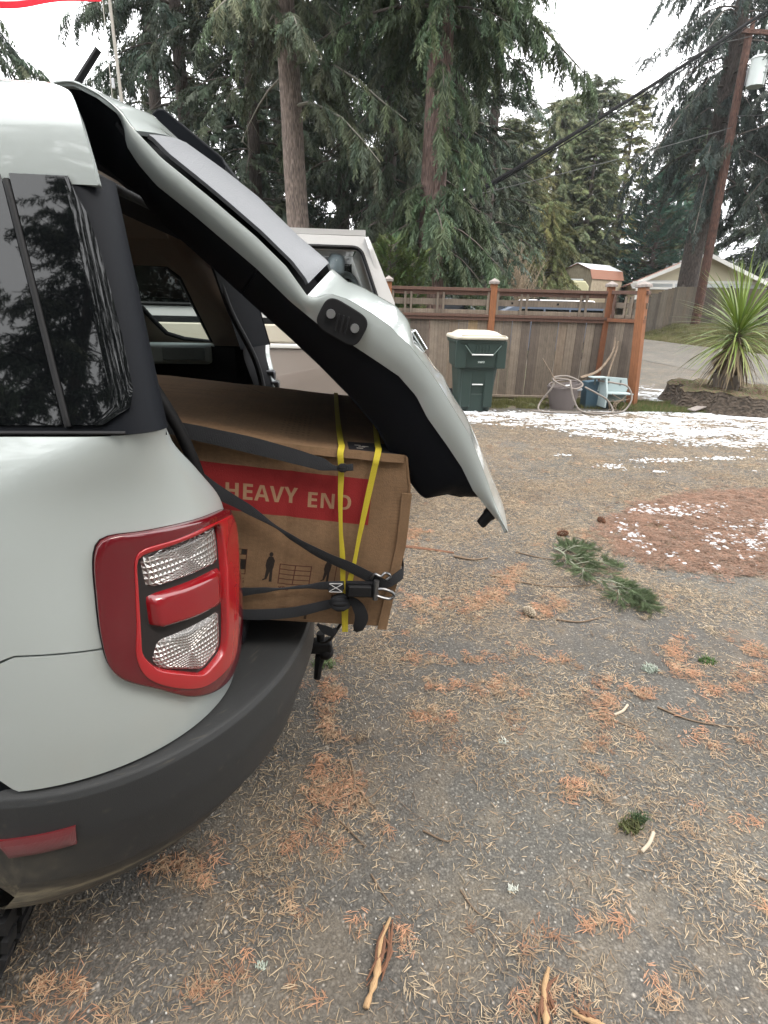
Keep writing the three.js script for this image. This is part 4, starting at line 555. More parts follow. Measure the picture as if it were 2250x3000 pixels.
// ---------------------------------------------------------------- wheeled bin
{
  const bin = thing('wheeled_bin', 'dark green wheeled bin with a cream lid against the fence', 'bin', [2.08, 0, -8.02], R(-2));
  const green = std([0.018, 0.036, 0.031], 0.55, { bumpMap: rep(speckBump, 8, 8), bumpScale: 0.0006 }), lidM = std([0.46, 0.43, 0.35], 0.55, { bumpMap: rep(speckBump, 4, 4), bumpScale: 0.0008 });
  const sec = (rows, n = 40) => grid(n, rows.length - 1, (u, v) => { const [y, w, d, zc = 0] = rows[Math.round(v * (rows.length - 1))], a = u * 2 * Math.PI, c = Math.cos(a), s = Math.sin(a), e = 0.32; return [w / 2 * Math.sign(c) * Math.abs(c) ** e, y, zc + d / 2 * Math.sign(-s) * Math.abs(s) ** e]; });
  const lower = sec([[0.02, .44, .50], [0.0, .46, .52], [0.05, .475, .54], [0.35, .52, .60], [0.60, .565, .66], [0.64, .59, .68]].map((r) => r)), upper = sec([[0.60, .58, .66], [0.615, .63, .72], [0.64, .645, .735], [0.9, .68, .78], [0.97, .69, .79]]), rim = sec([[0.93, .68, .78], [0.935, .725, .82], [0.985, .73, .83], [0.99, .70, .80]]);
  mesh('body', merge([lower, sec([[0.02, .44, .5], [0.02, .02, .02]])]), green, bin); mesh('collar', upper, green, bin); mesh('rim', rim, green, bin);
  const lidp = part('lid', bin); mesh('lid_skirt', sec([[0.985, .72, .83], [0.987, .755, .87], [1.015, .755, .87], [1.03, .73, .84], [1.04, .62, .72], [1.075, .50, .60, -0.02], [1.082, .46, .56, -0.02], [1.082, .02, .02, -0.02]]), lidM, lidp); mesh('lid_lip', box(0.60, 0.012, 0.05, 0.02, 1.036, 0.385, 0.005), lidM, lidp); mesh('lid_groove', box(0.56, 0.01, 0.012, 0.03, 1.040, 0.352, 0.003), std([0.25, 0.19, 0.11], 0.8), lidp);
  const pocket = part('lift_pocket', bin); // trapezoid brow with ribs and a bar
  mesh('brow', flat(extrude([[-0.24, 0.95], [0.24, 0.95], [0.21, 0.915], [0.13, 0.80], [-0.13, 0.80], [-0.21, 0.915]], 0.035, 0.008).translate(0.02, 0, 0.362)), green, pocket);
  mesh('ribs', merge([-0.09, -0.045, 0, 0.045, 0.09].map((x) => box(0.012, 0.10, 0.012, x + 0.02, 0.86, 0.408, 0.003))), green, pocket);
  mesh('bar', moved(cyl(0.011, 0.011, 0.29, 12), 0.02, 0.792, 0.40, 0, 0, Math.PI / 2), std([0.62, 0.64, 0.64], 0.4, { metalness: 0.4 }), pocket);
  mesh('brow_edge', merge([tube([[-0.225, 0.915, 0.408], [-0.13, 0.80, 0.41]], 0.006, 6), tube([[0.265, 0.915, 0.408], [0.17, 0.80, 0.41]], 0.006, 6)]), std([0.14, 0.2, 0.18], 0.4), pocket);
  mesh('shoulder', merge([box(0.15, 0.36, 0.035, -0.27, 0.79, 0.37, 0.012), box(0.13, 0.36, 0.035, 0.285, 0.79, 0.37, 0.012)]), green, bin);
  const foot = part('front_recess', bin); mesh('pillar', box(0.13, 0.52, 0.05, -0.155, 0.33, 0.30, 0.015), green, foot); mesh('pillar', box(0.13, 0.52, 0.05, 0.16, 0.33, 0.30, 0.015), green, foot); mesh('toe', box(0.22, 0.25, 0.04, 0.0, 0.13, 0.275, 0.012), green, foot); mesh('lower_bar', moved(cyl(0.010, 0.010, 0.15, 10), 0.0, 0.385, 0.318, 0, 0, Math.PI / 2), std([0.6, 0.62, 0.62], 0.4, { metalness: 0.4 }), foot);
  const numT = canvasTex(256, 64, (c) => { c.fillStyle = '#2a3f38'; c.fillRect(0, 0, 256, 64); c.fillStyle = '#d6ddda'; c.font = 'bold 58px sans-serif'; c.textAlign = 'center'; c.save(); c.translate(128, 54); c.scale(1.0, 1.05); c.fillText('S18413', 0, 0); c.restore(); });
  mesh('serial_number', box(0.12, 0.04, 0.002, 0.015, 0.695, 0.372), std([1, 1, 1], 0.6, { map: numT }), bin);
  const stT = canvasTex(128, 256, (c) => { c.fillStyle = '#dfe6e2'; c.fillRect(0, 0, 128, 256); c.fillStyle = '#9aa8a4'; c.beginPath(); c.ellipse(64, 80, 34, 40, 0, 0, 7); c.fill(); c.fillStyle = '#e8eeea'; c.beginPath(); c.ellipse(64, 96, 26, 22, 0, 0, 7); c.fill(); c.fillStyle = '#3a4a46'; c.beginPath(); c.ellipse(66, 196, 16, 18, 0, 0, 7); c.fill(); c.fillStyle = '#c2ccc8'; c.fillRect(24, 128, 80, 16); });
  const stk = new THREE.CircleGeometry(0.5, 28); stk.scale(0.05, 0.13, 1); mesh('sticker', stk.rotateY(R(-38)).translate(-0.318, 0.80, 0.352), std([1, 1, 1], 0.6, { map: stT, side: THREE.DoubleSide }), bin);
  for (const x of [-0.26, 0.26]) mesh('wheel', moved(cyl(0.12, 0.12, 0.05, 20), x, 0.12, -0.33, 0, 0, Math.PI / 2), M.rubber, bin);
  mesh('handle', tube([[-0.2, 0.95, -0.42], [-0.2, 0.97, -0.47], [0.2, 0.97, -0.47], [0.2, 0.95, -0.42]], 0.014, 8), green, bin);
}
// ---------------------------------------------------------------- tub, hose, blue trays, sticks, stump and spiky plant
{
  const tub = thing('plant_tub', 'cracked grey plastic tub sagging beside the fence', 'tub', [3.46, 0, -8.02], 0.2);
  const grey = std([0.17, 0.145, 0.14], 0.8, { bumpMap: rep(speckBump, 6, 6), bumpScale: 0.001 });
  mesh('wall', shell(40, 10, (u, v) => { const a = -u * 2 * Math.PI, r = lerp(0.16, 0.235, v) * (1 + 0.05 * Math.sin(a * 2)), y = 0.36 * v * (1 + 0.10 * Math.cos(a - 0.5)); return [r * Math.cos(a), y, r * Math.sin(a) * 0.9]; }, -0.006), grey, tub); mesh('rim', tube(Array.from({ length: 41 }, (_, i) => { const a = i / 40 * 2 * Math.PI, r = 0.237 * (1 + 0.05 * Math.sin(-a * 2)); return [r * Math.cos(a), 0.36 * (1 + 0.10 * Math.cos(-a - 0.5)), r * Math.sin(a) * 0.9]; }), 0.009, 6), grey, tub);
  mesh('soil', shell(12, 12, (u, v) => { const a = u * 2 * Math.PI, r = v * 0.215; return [r * Math.cos(a), 0.29 + 0.03 * n2(r * 9 * Math.cos(a), r * 9 * Math.sin(a)), r * Math.sin(a) * 0.9]; }, 0.05), std([0.1, 0.07, 0.05], 1), tub); mesh('base', cyl(0.16, 0.16, 0.01, 24, 0, 0.006, 0).scale(1, 1, 0.9), grey, tub);
  const snowcap = tag(mesh('snow_clump', shell(14, 8, (u, v) => { const a = u * 2 * Math.PI, r = v * 0.11 * (1 + 0.4 * Math.sin(3 * a)); return [3.5 + r * Math.cos(a) * 1.3, 0.36 - 0.05 * v * v + 0.008 * n2(a * 2, r * 30), -7.94 + r * Math.sin(a)]; }, 0.03), M.snow), 'little heap of snow left in the grey tub', 'snow');
  const hoseM = std([0.19, 0.165, 0.145], 0.75), loops = [];
  const hp = [[3.2, 0.03, -7.55], [3.0, 0.03, -7.68], [3.05, 0.1, -7.85], [3.22, 0.36, -7.85], [3.3, 0.45, -8.05], [3.55, 0.46, -8.1], [3.68, 0.38, -7.9], [3.5, 0.33, -7.75], [3.25, 0.41, -7.8], [3.28, 0.44, -8.0], [3.45, 0.44, -7.85], [3.42, 0.40, -7.72], [3.46, 0.22, -7.66], [3.55, 0.06, -7.6], [3.72, 0.025, -7.5], [3.95, 0.025, -7.55], [4.1, 0.04, -7.7], [4.05, 0.16, -7.8], [3.85, 0.27, -7.78], [3.7, 0.34, -7.8], [3.75, 0.33, -7.95]];
  tag(mesh('garden_hose', tube(curve(hp, 220), 0.013, 8), hoseM), 'stiff grey garden hose tangled over the tub', 'hose', 'hoses by the fence');
  tag(mesh('garden_hose', tube(curve([[3.95, 0.42, -8.0], [4.15, 0.40, -7.92], [4.34, 0.36, -7.85], [4.40, 0.2, -7.78], [4.3, 0.05, -7.72], [4.1, 0.025, -7.6], [3.8, 0.025, -7.62], [3.5, 0.025, -7.58], [3.1, 0.025, -7.62], [2.9, 0.025, -7.7]], 120), 0.013, 8), hoseM), 'loop of grey hose hanging over the pale blue tray', 'hose', 'hoses by the fence');
  const blue = thing('blue_tray', 'pale blue plastic tray tipped against the fence end', 'tray', [4.05, 0, -8.06], 0.1);
  const pale = std([0.33, 0.40, 0.41], 0.6), deep = std([0.05, 0.095, 0.13], 0.55);
  const wall = (pts, d, z) => flat(extrude(pts, d, 0.004).translate(0, 0, z));
  mesh('rear_wall', wall([[-0.05, 0.26], [0.42, 0.24], [0.44, 0.30], [0.40, 0.44], [-0.02, 0.47]], 0.02, -0.02), pale, blue); mesh('shelf', box(0.45, 0.02, 0.2, 0.19, 0.25, 0.09, 0.005).rotateZ(-0.04), pale, blue); mesh('side_wall', flat(extrude([[0, 0.05], [0.0, 0.47], [0.12, 0.47], [0.20, 0.26], [0.2, 0.05]], 0.02, 0.004).rotateY(-Math.PI / 2).translate(0, 0, -0.01)), pale, blue);
  mesh('top_flange', box(0.24, 0.02, 0.12, -0.12, 0.47, 0.06, 0.006), pale, blue); mesh('slot', merge([box(0.03, 0.09, 0.006, -0.13, 0.40, 0.02), box(0.025, 0.08, 0.006, 0.1, 0.40, 0.008), box(0.025, 0.08, 0.006, 0.3, 0.38, 0.008)]), std([0.1, 0.13, 0.13], 0.8), blue);
  mesh('tank', flat(extrude([[-0.2, 0.0], [0.18, 0.0], [0.12, 0.26], [0.0, 0.40], [-0.22, 0.38]], 0.14, 0.01).translate(0, 0, -0.16)), deep, blue); mesh('front_step', box(0.34, 0.12, 0.14, 0.2, 0.17, 0.05, 0.02), std([0.13, 0.16, 0.15], 0.9), blue);
  const stickM = std([0.34, 0.27, 0.2], 0.9, { map: rep(barkMap, 1, 1) });
  const stick = (pts, r, label) => tag(mesh('bare_stick', tube(curve(pts, 20), r, 7), stickM), label, 'stick', 'sticks leaning at the fence corner');
  stick([[3.8, 0.42, -8.25], [4.05, 0.5, -8.3], [4.2, 0.62, -8.36], [4.33, 0.82, -8.42], [4.36, 1.0, -8.48]], (t) => 0.03 * (1 - 0.6 * t), 'thick forked stick leaning into the fence corner'); stick([[4.2, 0.30, -8.2], [4.26, 0.55, -8.3], [4.37, 0.83, -8.4], [4.40, 0.95, -8.45]], 0.014, 'thin stick leaning beside the thick one');
  stick([[3.3, 0.4, -7.95], [3.2, 0.55, -7.98], [3.12, 0.66, -8.0], [3.08, 0.72, -8.02]], 0.007, 'twig standing up out of the grey tub');
  for (let i = 0; i < 7; i++) stick([[4.05 + i * 0.03, 0.02, -7.75], [4.1 + rr(-0.05, 0.2), 0.1 + rr(0, 0.06), -7.76], [4.2 + rr(-0.1, 0.2), 0.14 + rr(0, 0.12), -7.8]], 0.004, 'dry wiry stem sprouting under the pale blue tray');
  // wide cut stump
  const st = thing('tree_stump', 'wide low cut stump with shaggy bark under the spiky plant', 'stump', [6.75, 0, -8.3]);
  const bk = std([0.11, 0.088, 0.068], 0.95, { map: rep(barkMap, 8, 0.4), bumpMap: rep(barkBump, 8, 0.4), bumpScale: 0.03 });
  const R0 = (a) => 1.42 * (1 + 0.10 * Math.sin(a * 3 + 1) + 0.06 * Math.sin(a * 7) + 0.03 * n2(Math.cos(a) * 6, Math.sin(a) * 6)), topY = (a, r) => 0.26 + 0.05 * n2(Math.cos(a) * r * 2, Math.sin(a) * r * 2) + 0.02 * n2(Math.cos(a) * r * 9, Math.sin(a) * r * 9) - 0.03 * Math.cos(a - 0.4) * r;
  mesh('bark', grid(150, 8, (u, v) => { const a = -u * 2 * Math.PI, r = R0(a) + 0.12 * (1 - v) ** 2 + 0.02 * n2(Math.cos(a) * 22, Math.sin(a) * 22 + v); return [r * Math.cos(a), lerp(-0.02, topY(a, R0(a)), v), r * Math.sin(a) * 0.62]; }, (u, v) => [u, v]), bk, st);
  mesh('cut_top', grid(80, 16, (u, v) => { const a = u * 2 * Math.PI, r = R0(a) * (1 - v); return [r * Math.cos(a), topY(a, r) - 0.008 * (1 - v), r * Math.sin(a) * 0.62]; }, (u, v) => [Math.cos(u * 6.283) * (1 - v) * 2, Math.sin(u * 6.283) * (1 - v) * 2]), std([0.95, 0.8, 0.72], 0.95, { map: rep(soilMap, 1.5, 1.5), bumpMap: barkBump, bumpScale: 0.02 }), st);
  snowPatch('snow', 'scraps of snow melting on the stump and its foot', 5.3, 7.6, -8.2, -7.0, 0.03, (x, z) => { const d = Math.hypot(x - 6.75, (z + 8.3) / 0.62); return (d > 1.6 ? 0.7 * sstep(2.3, 1.7, d) : -1) - 0.5 + 0.6 * fray(x + 3, z); }, 0.012);
  // spiky plant in a pot
  const pot = thing('plant_pot', 'dull brown nursery pot on the stump top', 'pot', [6.2, 0.25, -8.3]);
  mesh('wall', shell(28, 4, (u, v) => { const a = -u * 2 * Math.PI, r = lerp(0.17, 0.215, v); return [r * Math.cos(a), 0.26 * v, r * Math.sin(a)]; }, 0.006), std([0.12, 0.1, 0.085], 0.8), pot); mesh('soil', cyl(0.2, 0.2, 0.02, 24, 0, 0.23, 0), std([0.07, 0.055, 0.04], 1), pot); mesh('base', cyl(0.17, 0.17, 0.012, 24, 0, 0.007, 0), std([0.12, 0.1, 0.085], 0.8), pot);
  const pl = thing('spiky_plant', 'spiky green plant with a burst of sword shaped leaves', 'plant', [6.2, 0.48, -8.3]); pl.scale.set(1.28, 1.32, 1.28);
  mesh('stem', tube(curve([[0, 0, 0], [0.01, 0.22, 0], [0, 0.52, 0]], 8), [0.11, 0.11, 0.105, 0.1, 0.095, 0.085, 0.07, 0.05, 0.03], 10), std([0.13, 0.1, 0.07], 0.95, { bumpMap: barkBump, bumpScale: 0.02 }), pl);
  const blade = (L, bend, w) => { const p = [], ix = []; for (let i = 0; i <= 8; i++) { const t = i / 8, a = bend * t, x = L * (t - 0.12 * bend * t * t), y = -L * bend * 0.42 * t * t, h = w * (0.45 + 0.9 * Math.sqrt(t)) * Math.pow(1 - t, 0.75) + 0.0012; p.push(x, y + h * 0.35, h, x, y, 0, x, y + h * 0.35, -h); if (i) { const k = (i - 1) * 3; ix.push(k, k + 1, k + 4, k, k + 4, k + 3, k + 1, k + 2, k + 5, k + 1, k + 5, k + 4); } } return buf(p, null, ix); };
  const blades = []; for (let i = 0; i < 7; i++) blades.push(blade(1, 0.15 + i * 0.14, 0.0145)); const leafM = [[.13, .20, .03], [.18, .25, .04], [.22, .26, .06], [.10, .16, .03], [.28, .28, .10]].map((c) => phys(c, 0.5, { transmission: 0.25, thickness: 0, side: THREE.DoubleSide })), deadM = [[.22, .17, .11], [.15, .115, .085], [.28, .22, .14]].map((c) => std(c, 0.95));
  for (let i = 0; i < 290; i++) { const t = i / 290, az = i * 2.39996 + rr(-0.2, 0.2), el = lerp(1.42, -0.35, Math.pow(t, 0.8)) + rr(-0.1, 0.1), b = clamp(Math.floor((1 - el / 1.4) * 4 + rr(0, 1.6)), 0, 6), m = mesh('leaf', blades[b], leafM[t < 0.25 ? [0, 1, 1][i % 3] : t > 0.8 ? [1, 2, 4][i % 3] : Math.floor(rr(0, 4))], pl); m.position.set(0, 0.54 + rr(-0.05, 0.05) - 0.17 * t, 0); m.rotation.order = 'YXZ'; m.rotation.set(rr(-0.3, 0.3), az, 0); m.rotateZ(el); m.scale.setScalar(rr(0.62, 0.9) * (1.0 - 0.12 * t)); }
  for (let i = 0; i < 150; i++) { const m = mesh('dead_leaf', blades[4 + i % 3], deadM[i % 3], pl); m.position.set(0, 0.36 + rr(-0.16, 0.1), 0); m.rotation.order = 'YXZ'; m.rotation.set(rr(-0.4, 0.4), i * 2.4 + rr(-0.2, 0.2), 0); m.rotateZ(rr(-1.15, -0.45)); m.scale.set(rr(0.36, 0.62), rr(0.4, 0.6), 1.1); }
  tag(mesh('fallen_board', uvBox(box(0.28, 0.02, 0.12, 0, 0, 0, 0.003), 2).rotateZ(0.15).rotateY(0.4).translate(5.42, 0.07, -7.75), M.capWood), 'short pale board lying at the foot of the stump', 'board');
}
// ---------------------------------------------------------------- beyond the fence: far fence, shed, house, pole, wires, vehicles, flag
const RIGHT = [Math.cos(R(6)), Math.sin(R(6))];
{
  const gw = woods.slice(0, 5).map((m) => { const q = m.clone(); q.color.multiplyScalar(0.72); q.color.g *= 1.04; q.color.b *= 1.03; return q; });
  const run = (x0, z0, len, base, topf, label, turn) => {
    const f = thing('plank_fence', label, 'fence', [x0, 0, z0], turn), n = Math.round(len / 0.15), g = uvBox(box(0.146, 1, 0.02, 0, 0.5, 0), 1);
    for (let i = 0; i < n; i++) { const x = (i + 0.5) * 0.15, b = base(x), m = mesh('plank', g, gw[Math.floor(rnd() * 5)], f); m.position.set(x, b - 0.05, rr(-0.008, 0.008)); m.scale.y = topf(x) + rr(-0.01, 0.01) + 0.05; }
    for (const h of [0.35, 1.4]) mesh('rail', box(len, 0.09, 0.05, len / 2, base(len / 2) + h, -0.04), gw[1], f);
    for (let x = 0.1; x < len; x += 2.4) mesh('post', box(0.1, topf(x) + 0.15, 0.1, x, base(x) + topf(x) / 2 + 0.02, -0.09), gw[3], f);
  };
  run(14.75, -27.9, 13.5, (x) => 0.62 * sstep(0.3, 2.4, x), () => 1.78, 'long grey plank fence on the bank across the road', R(-6));
  run(5.6, -30.2, 7.8, () => 0, (x) => 1.95 + 0.16 * Math.sin(clamp(x / 7.8) * Math.PI), 'grey plank fence with an arched top behind the parked cars', R(-6));
}
{
  const shed = thing('garden_shed', 'cream barn shaped shed with a brown gambrel roof', 'shed', [18.7, 0.5, -41.2], R(30));
  const cream = std([0.52, 0.44, 0.32], 0.85, { map: grainMap }), brown = std([0.26, 0.13, 0.09], 0.9, { map: rep(soilMap, 1, 1) });
  brown.map = null; const w = 1.3, l = 1.75;
  const prof = [[-w, 0], [w, 0], [w, 2.65], [w * 0.86, 3.2], [0, 3.62], [-w * 0.86, 3.2], [-w, 2.65]];
  mesh('wall', uvBox(flat(extrude(prof, 2 * l).rotateY(Math.PI / 2).translate(-l, 0, 0)), 0.7), cream, shed);
  const slab = (y0, z0, y1, z1, n, m) => { for (const s of [1, -1]) { const q = flat(grid(1, 1, (u, v) => [lerp(-l - 0.1, l + 0.1, u), lerp(y0, y1, v) + 0.02, s * (lerp(z0, z1, v) + 0.03)])); mesh(n, shell(1, 1, (u, v) => [lerp(-l - 0.1, l + 0.1, s > 0 ? u : 1 - u), lerp(y0, y1, v) + 0.03, s * (lerp(z0, z1, v) + 0.03)], 0.04), m, shed); } };
  slab(2.6, w + 0.04, 3.2, w * 0.86, 'lower_roof', brown); slab(3.2, w * 0.86, 3.63, 0, 'upper_roof', M.snow); slab(3.2, w * 0.86, 3.6, 0, 'roof_deck', brown);
}
{
  const h = thing('ranch_house', 'cream single storey house with white gable trim and brown roof', 'house', [22.2, 0.5, -34.0], R(-22));
  const cream = std([0.62, 0.56, 0.42], 0.85), white = std([0.78, 0.77, 0.75], 0.6), brown = std([0.30, 0.16, 0.12], 0.9, { map: grainMap }), w = 3.4, rise = 1.55, ev = 2.35, L = 13;
  mesh('wall', flat(extrude([[-w, 0], [w, 0], [w, ev], [0, ev + rise], [-w, ev]], L).translate(0, 0, -L)), cream, h);
  for (const s of [1, -1]) {
    const r = part('roof', h); mesh('shingles', shell(2, 2, (u, v) => { const x = s * lerp(w + 0.45, 0, v), y = ev + rise - (Math.abs(x) / w) * rise + 0.10; return [x, y, s > 0 ? lerp(0.45, -L - 0.4, u) : lerp(-L - 0.4, 0.45, u)]; }, 0.09), brown, r);
    mesh('fascia', box(Math.hypot(w + 0.45, rise * (w + 0.45) / w) + 0.02, 0.2, 0.05, 0, 0, 0).rotateZ(-s * Math.atan2(rise, w)).translate(s * (w + 0.45) / 2, ev + rise * (1 - (w + 0.45) / 2 / w) + 0.0, 0.48), white, r);
    for (let i = 0; i < 3; i++) mesh('roof_vent', box(0.25, 0.12, 0.25, s * 0.7, ev + rise - 0.2, -3 - i * 2.6), M.snow, r);
  }
  mesh('gable_board', box(2 * w, 0.14, 0.05, 0, ev + 0.05, 0.03), white, h); mesh('siding', box(2 * w, 0.5, 0.04, 0, ev - 0.3, 0.025), std([0.6, 0.63, 0.66], 0.7), h); mesh('gable_vent', box(0.32, 0.45, 0.05, -0.25, ev + rise - 0.72, 0.03), std([0.42, 0.38, 0.27], 0.9), h);
  const wd = part('window', h); mesh('frame', box(1.5, 1.0, 0.06, 1.7, 1.5, 0.03), white, wd); mesh('pane', box(1.34, 0.84, 0.06, 1.7, 1.5, 0.04), M.privacy, wd);
  mesh('chimney_pipe', merge([cyl(0.1, 0.1, 0.9, 12, 0.1, ev + rise + 0.4, -9.6), cyl(0.15, 0.05, 0.12, 12, 0.1, ev + rise + 0.88, -9.6)]), M.steel, h);
  const side = part('window', h); mesh('frame', box(0.06, 0.9, 1.4, -w - 0.02, 1.5, -10.5), white, side); mesh('pane', box(0.06, 0.76, 1.24, -w - 0.03, 1.5, -10.5), M.privacy, side);
  const porch = part('porch', h); // white frame and beams in front of the left half
  for (const x of [-3.5, -1.5]) mesh('porch_post', box(0.13, 2.3, 0.13, x, 1.15, 0.6), white, porch); for (const [yy, z] of [[2.32, 0.6], [2.02, 0.62]]) mesh('porch_beam', box(2.6, 0.11, 0.1, -2.5, yy, z), white, porch); mesh('porch_brace', tube(curve([[-3.4, 1.5, 0.6], [-3.3, 1.9, 0.6], [-2.9, 2.05, 0.6]], 8), 0.05, 6), white, porch);
  mesh('porch_wall', box(2.4, 1.9, 0.04, -2.3, 1.0, 0.06), std([0.33, 0.26, 0.18], 0.9), porch);
  const ds = thing('deck_railing', 'weathered deck railing boards in front of the house', 'railing', [18.5, 0.6, -30.6], R(-6)); for (const [y, x, l] of [[1.72, 1.4, 3.4], [1.45, 1.2, 3.0]]) mesh('rail', box(l, 0.07, 0.09, x, y, 0), M.capWood, ds); for (const x of [0, 1.2, 2.6]) mesh('baluster', box(0.09, 1.72, 0.09, x, 0.86, 0), M.capWood, ds);
  const car = thing('carport_roof', 'white sided outbuilding end past the gabled house', 'outbuilding', [26.6, 0.5, -33.5], R(-20)); mesh('wall', box(3.4, 2.5, 4, 1.7, 1.25, -2), std([0.6, 0.66, 0.68], 0.7), car); mesh('roof', box(4.0, 0.25, 4.6, 1.8, 2.62, -2), M.snow, car); mesh('door', box(0.05, 2, 0.9, -0.03, 1.0, -0.8), std([0.1, 0.11, 0.12], 0.6), car);
}
{
  const pole = thing('utility_pole', 'tall rust brown utility pole with a transformer and crossarm', 'utility pole', [17.39, 0.3, -26.33]);
  const wood = std([0.125, 0.062, 0.045], 0.9, { map: rep(barkMap, 2, 0.3), bumpMap: rep(barkBump, 2, 0.3), bumpScale: 0.02 });
  mesh('shaft', tube([[0, -0.3, 0], [-0.1, 4, 0], [-0.22, 8, 0], [-0.33, 12.0, 0]], [0.21, 0.19, 0.17, 0.14], 14), wood, pole);
  mesh('crossarm', box(3.2, 0.16, 0.12, 0.9, 11.55, 0.14, 0.01), wood, pole);
  for (const x of [-0.5, 0.3, 1.6, 2.4]) mesh('insulator', new THREE.LatheGeometry([[0.02, 0], [0.06, 0.02], [0.04, 0.08], [0.07, 0.1], [0.03, 0.18], [0, 0.19]].map((q) => new THREE.Vector2(...q)), 12).translate(x, 11.63, 0.14), std([0.4, 0.42, 0.42], 0.4), pole);
  const tr = part('transformer', pole); tr.position.set(0.12, 9.65, 0.42); const grey = std([0.50, 0.54, 0.53], 0.5);
  mesh('can', cyl(0.33, 0.33, 0.95, 28, 0, 0.475, 0), grey, tr); mesh('lid', cyl(0.36, 0.31, 0.08, 28, 0, 0.97, 0), grey, tr); mesh('bushing', merge([cyl(0.05, 0.03, 0.22, 10, 0.1, 1.1, 0), cyl(0.05, 0.03, 0.22, 10, -0.15, 1.1, 0)]), std([0.35, 0.36, 0.36], 0.4), tr); mesh('bracket', box(0.2, 0.6, 0.14, -0.1, 0.45, -0.33), M.steel, tr); mesh('seam_strap', merge([box(0.02, 0.9, 0.02, 0.1, 0.45, 0.32), box(0.16, 0.04, 0.02, 0.1, 0.6, 0.325), box(0.16, 0.04, 0.02, 0.08, 0.4, 0.325)]), std([0.2, 0.22, 0.22], 0.6), tr);
  const dark = phys([0.01, 0.01, 0.011], 0.9, { specularIntensity: 0.2 }), pale = phys([0.09, 0.09, 0.09], 0.9, { specularIntensity: 0.2 });
  const wire = (a, b, sagv, r, m, label) => { const p = []; for (let i = 0; i <= 24; i++) { const t = i / 24; p.push([lerp(a[0], b[0], t), lerp(a[1], b[1], t) - sagv * 4 * t * (1 - t), lerp(a[2], b[2], t)]); } return tag(mesh('overhead_wire', tube(p, r, 5, false), m), label, 'wire', 'overhead wires'); };
  wire([14.9, 10.9, -20.9], [2.6, 3.35, -15.0], 0.12, 0.05, dark, 'thick black overhead cable slanting down past the firs'); wire([14.9, 10.84, -20.8], [2.6, 3.33, -15.03], 0.2, 0.016, dark, 'thin wire lashed close under the thick black cable');
  wire([17.1, 11.7, -26.2], [-14, 5.3, -21.6], 0.6, 0.014, pale, 'thin pale wire crossing in front of the dark firs'); wire([17.1, 8.6, -26.2], [1.2, 3.6, -17.9], 0.1, 0.012, pale, 'low thin wire running down from pole past trunks'); wire([17.1, 9.0, -26.2], [30, 10.5, -24], 0.3, 0.02, pale, 'pale wire leaving the pole below its transformer');
}
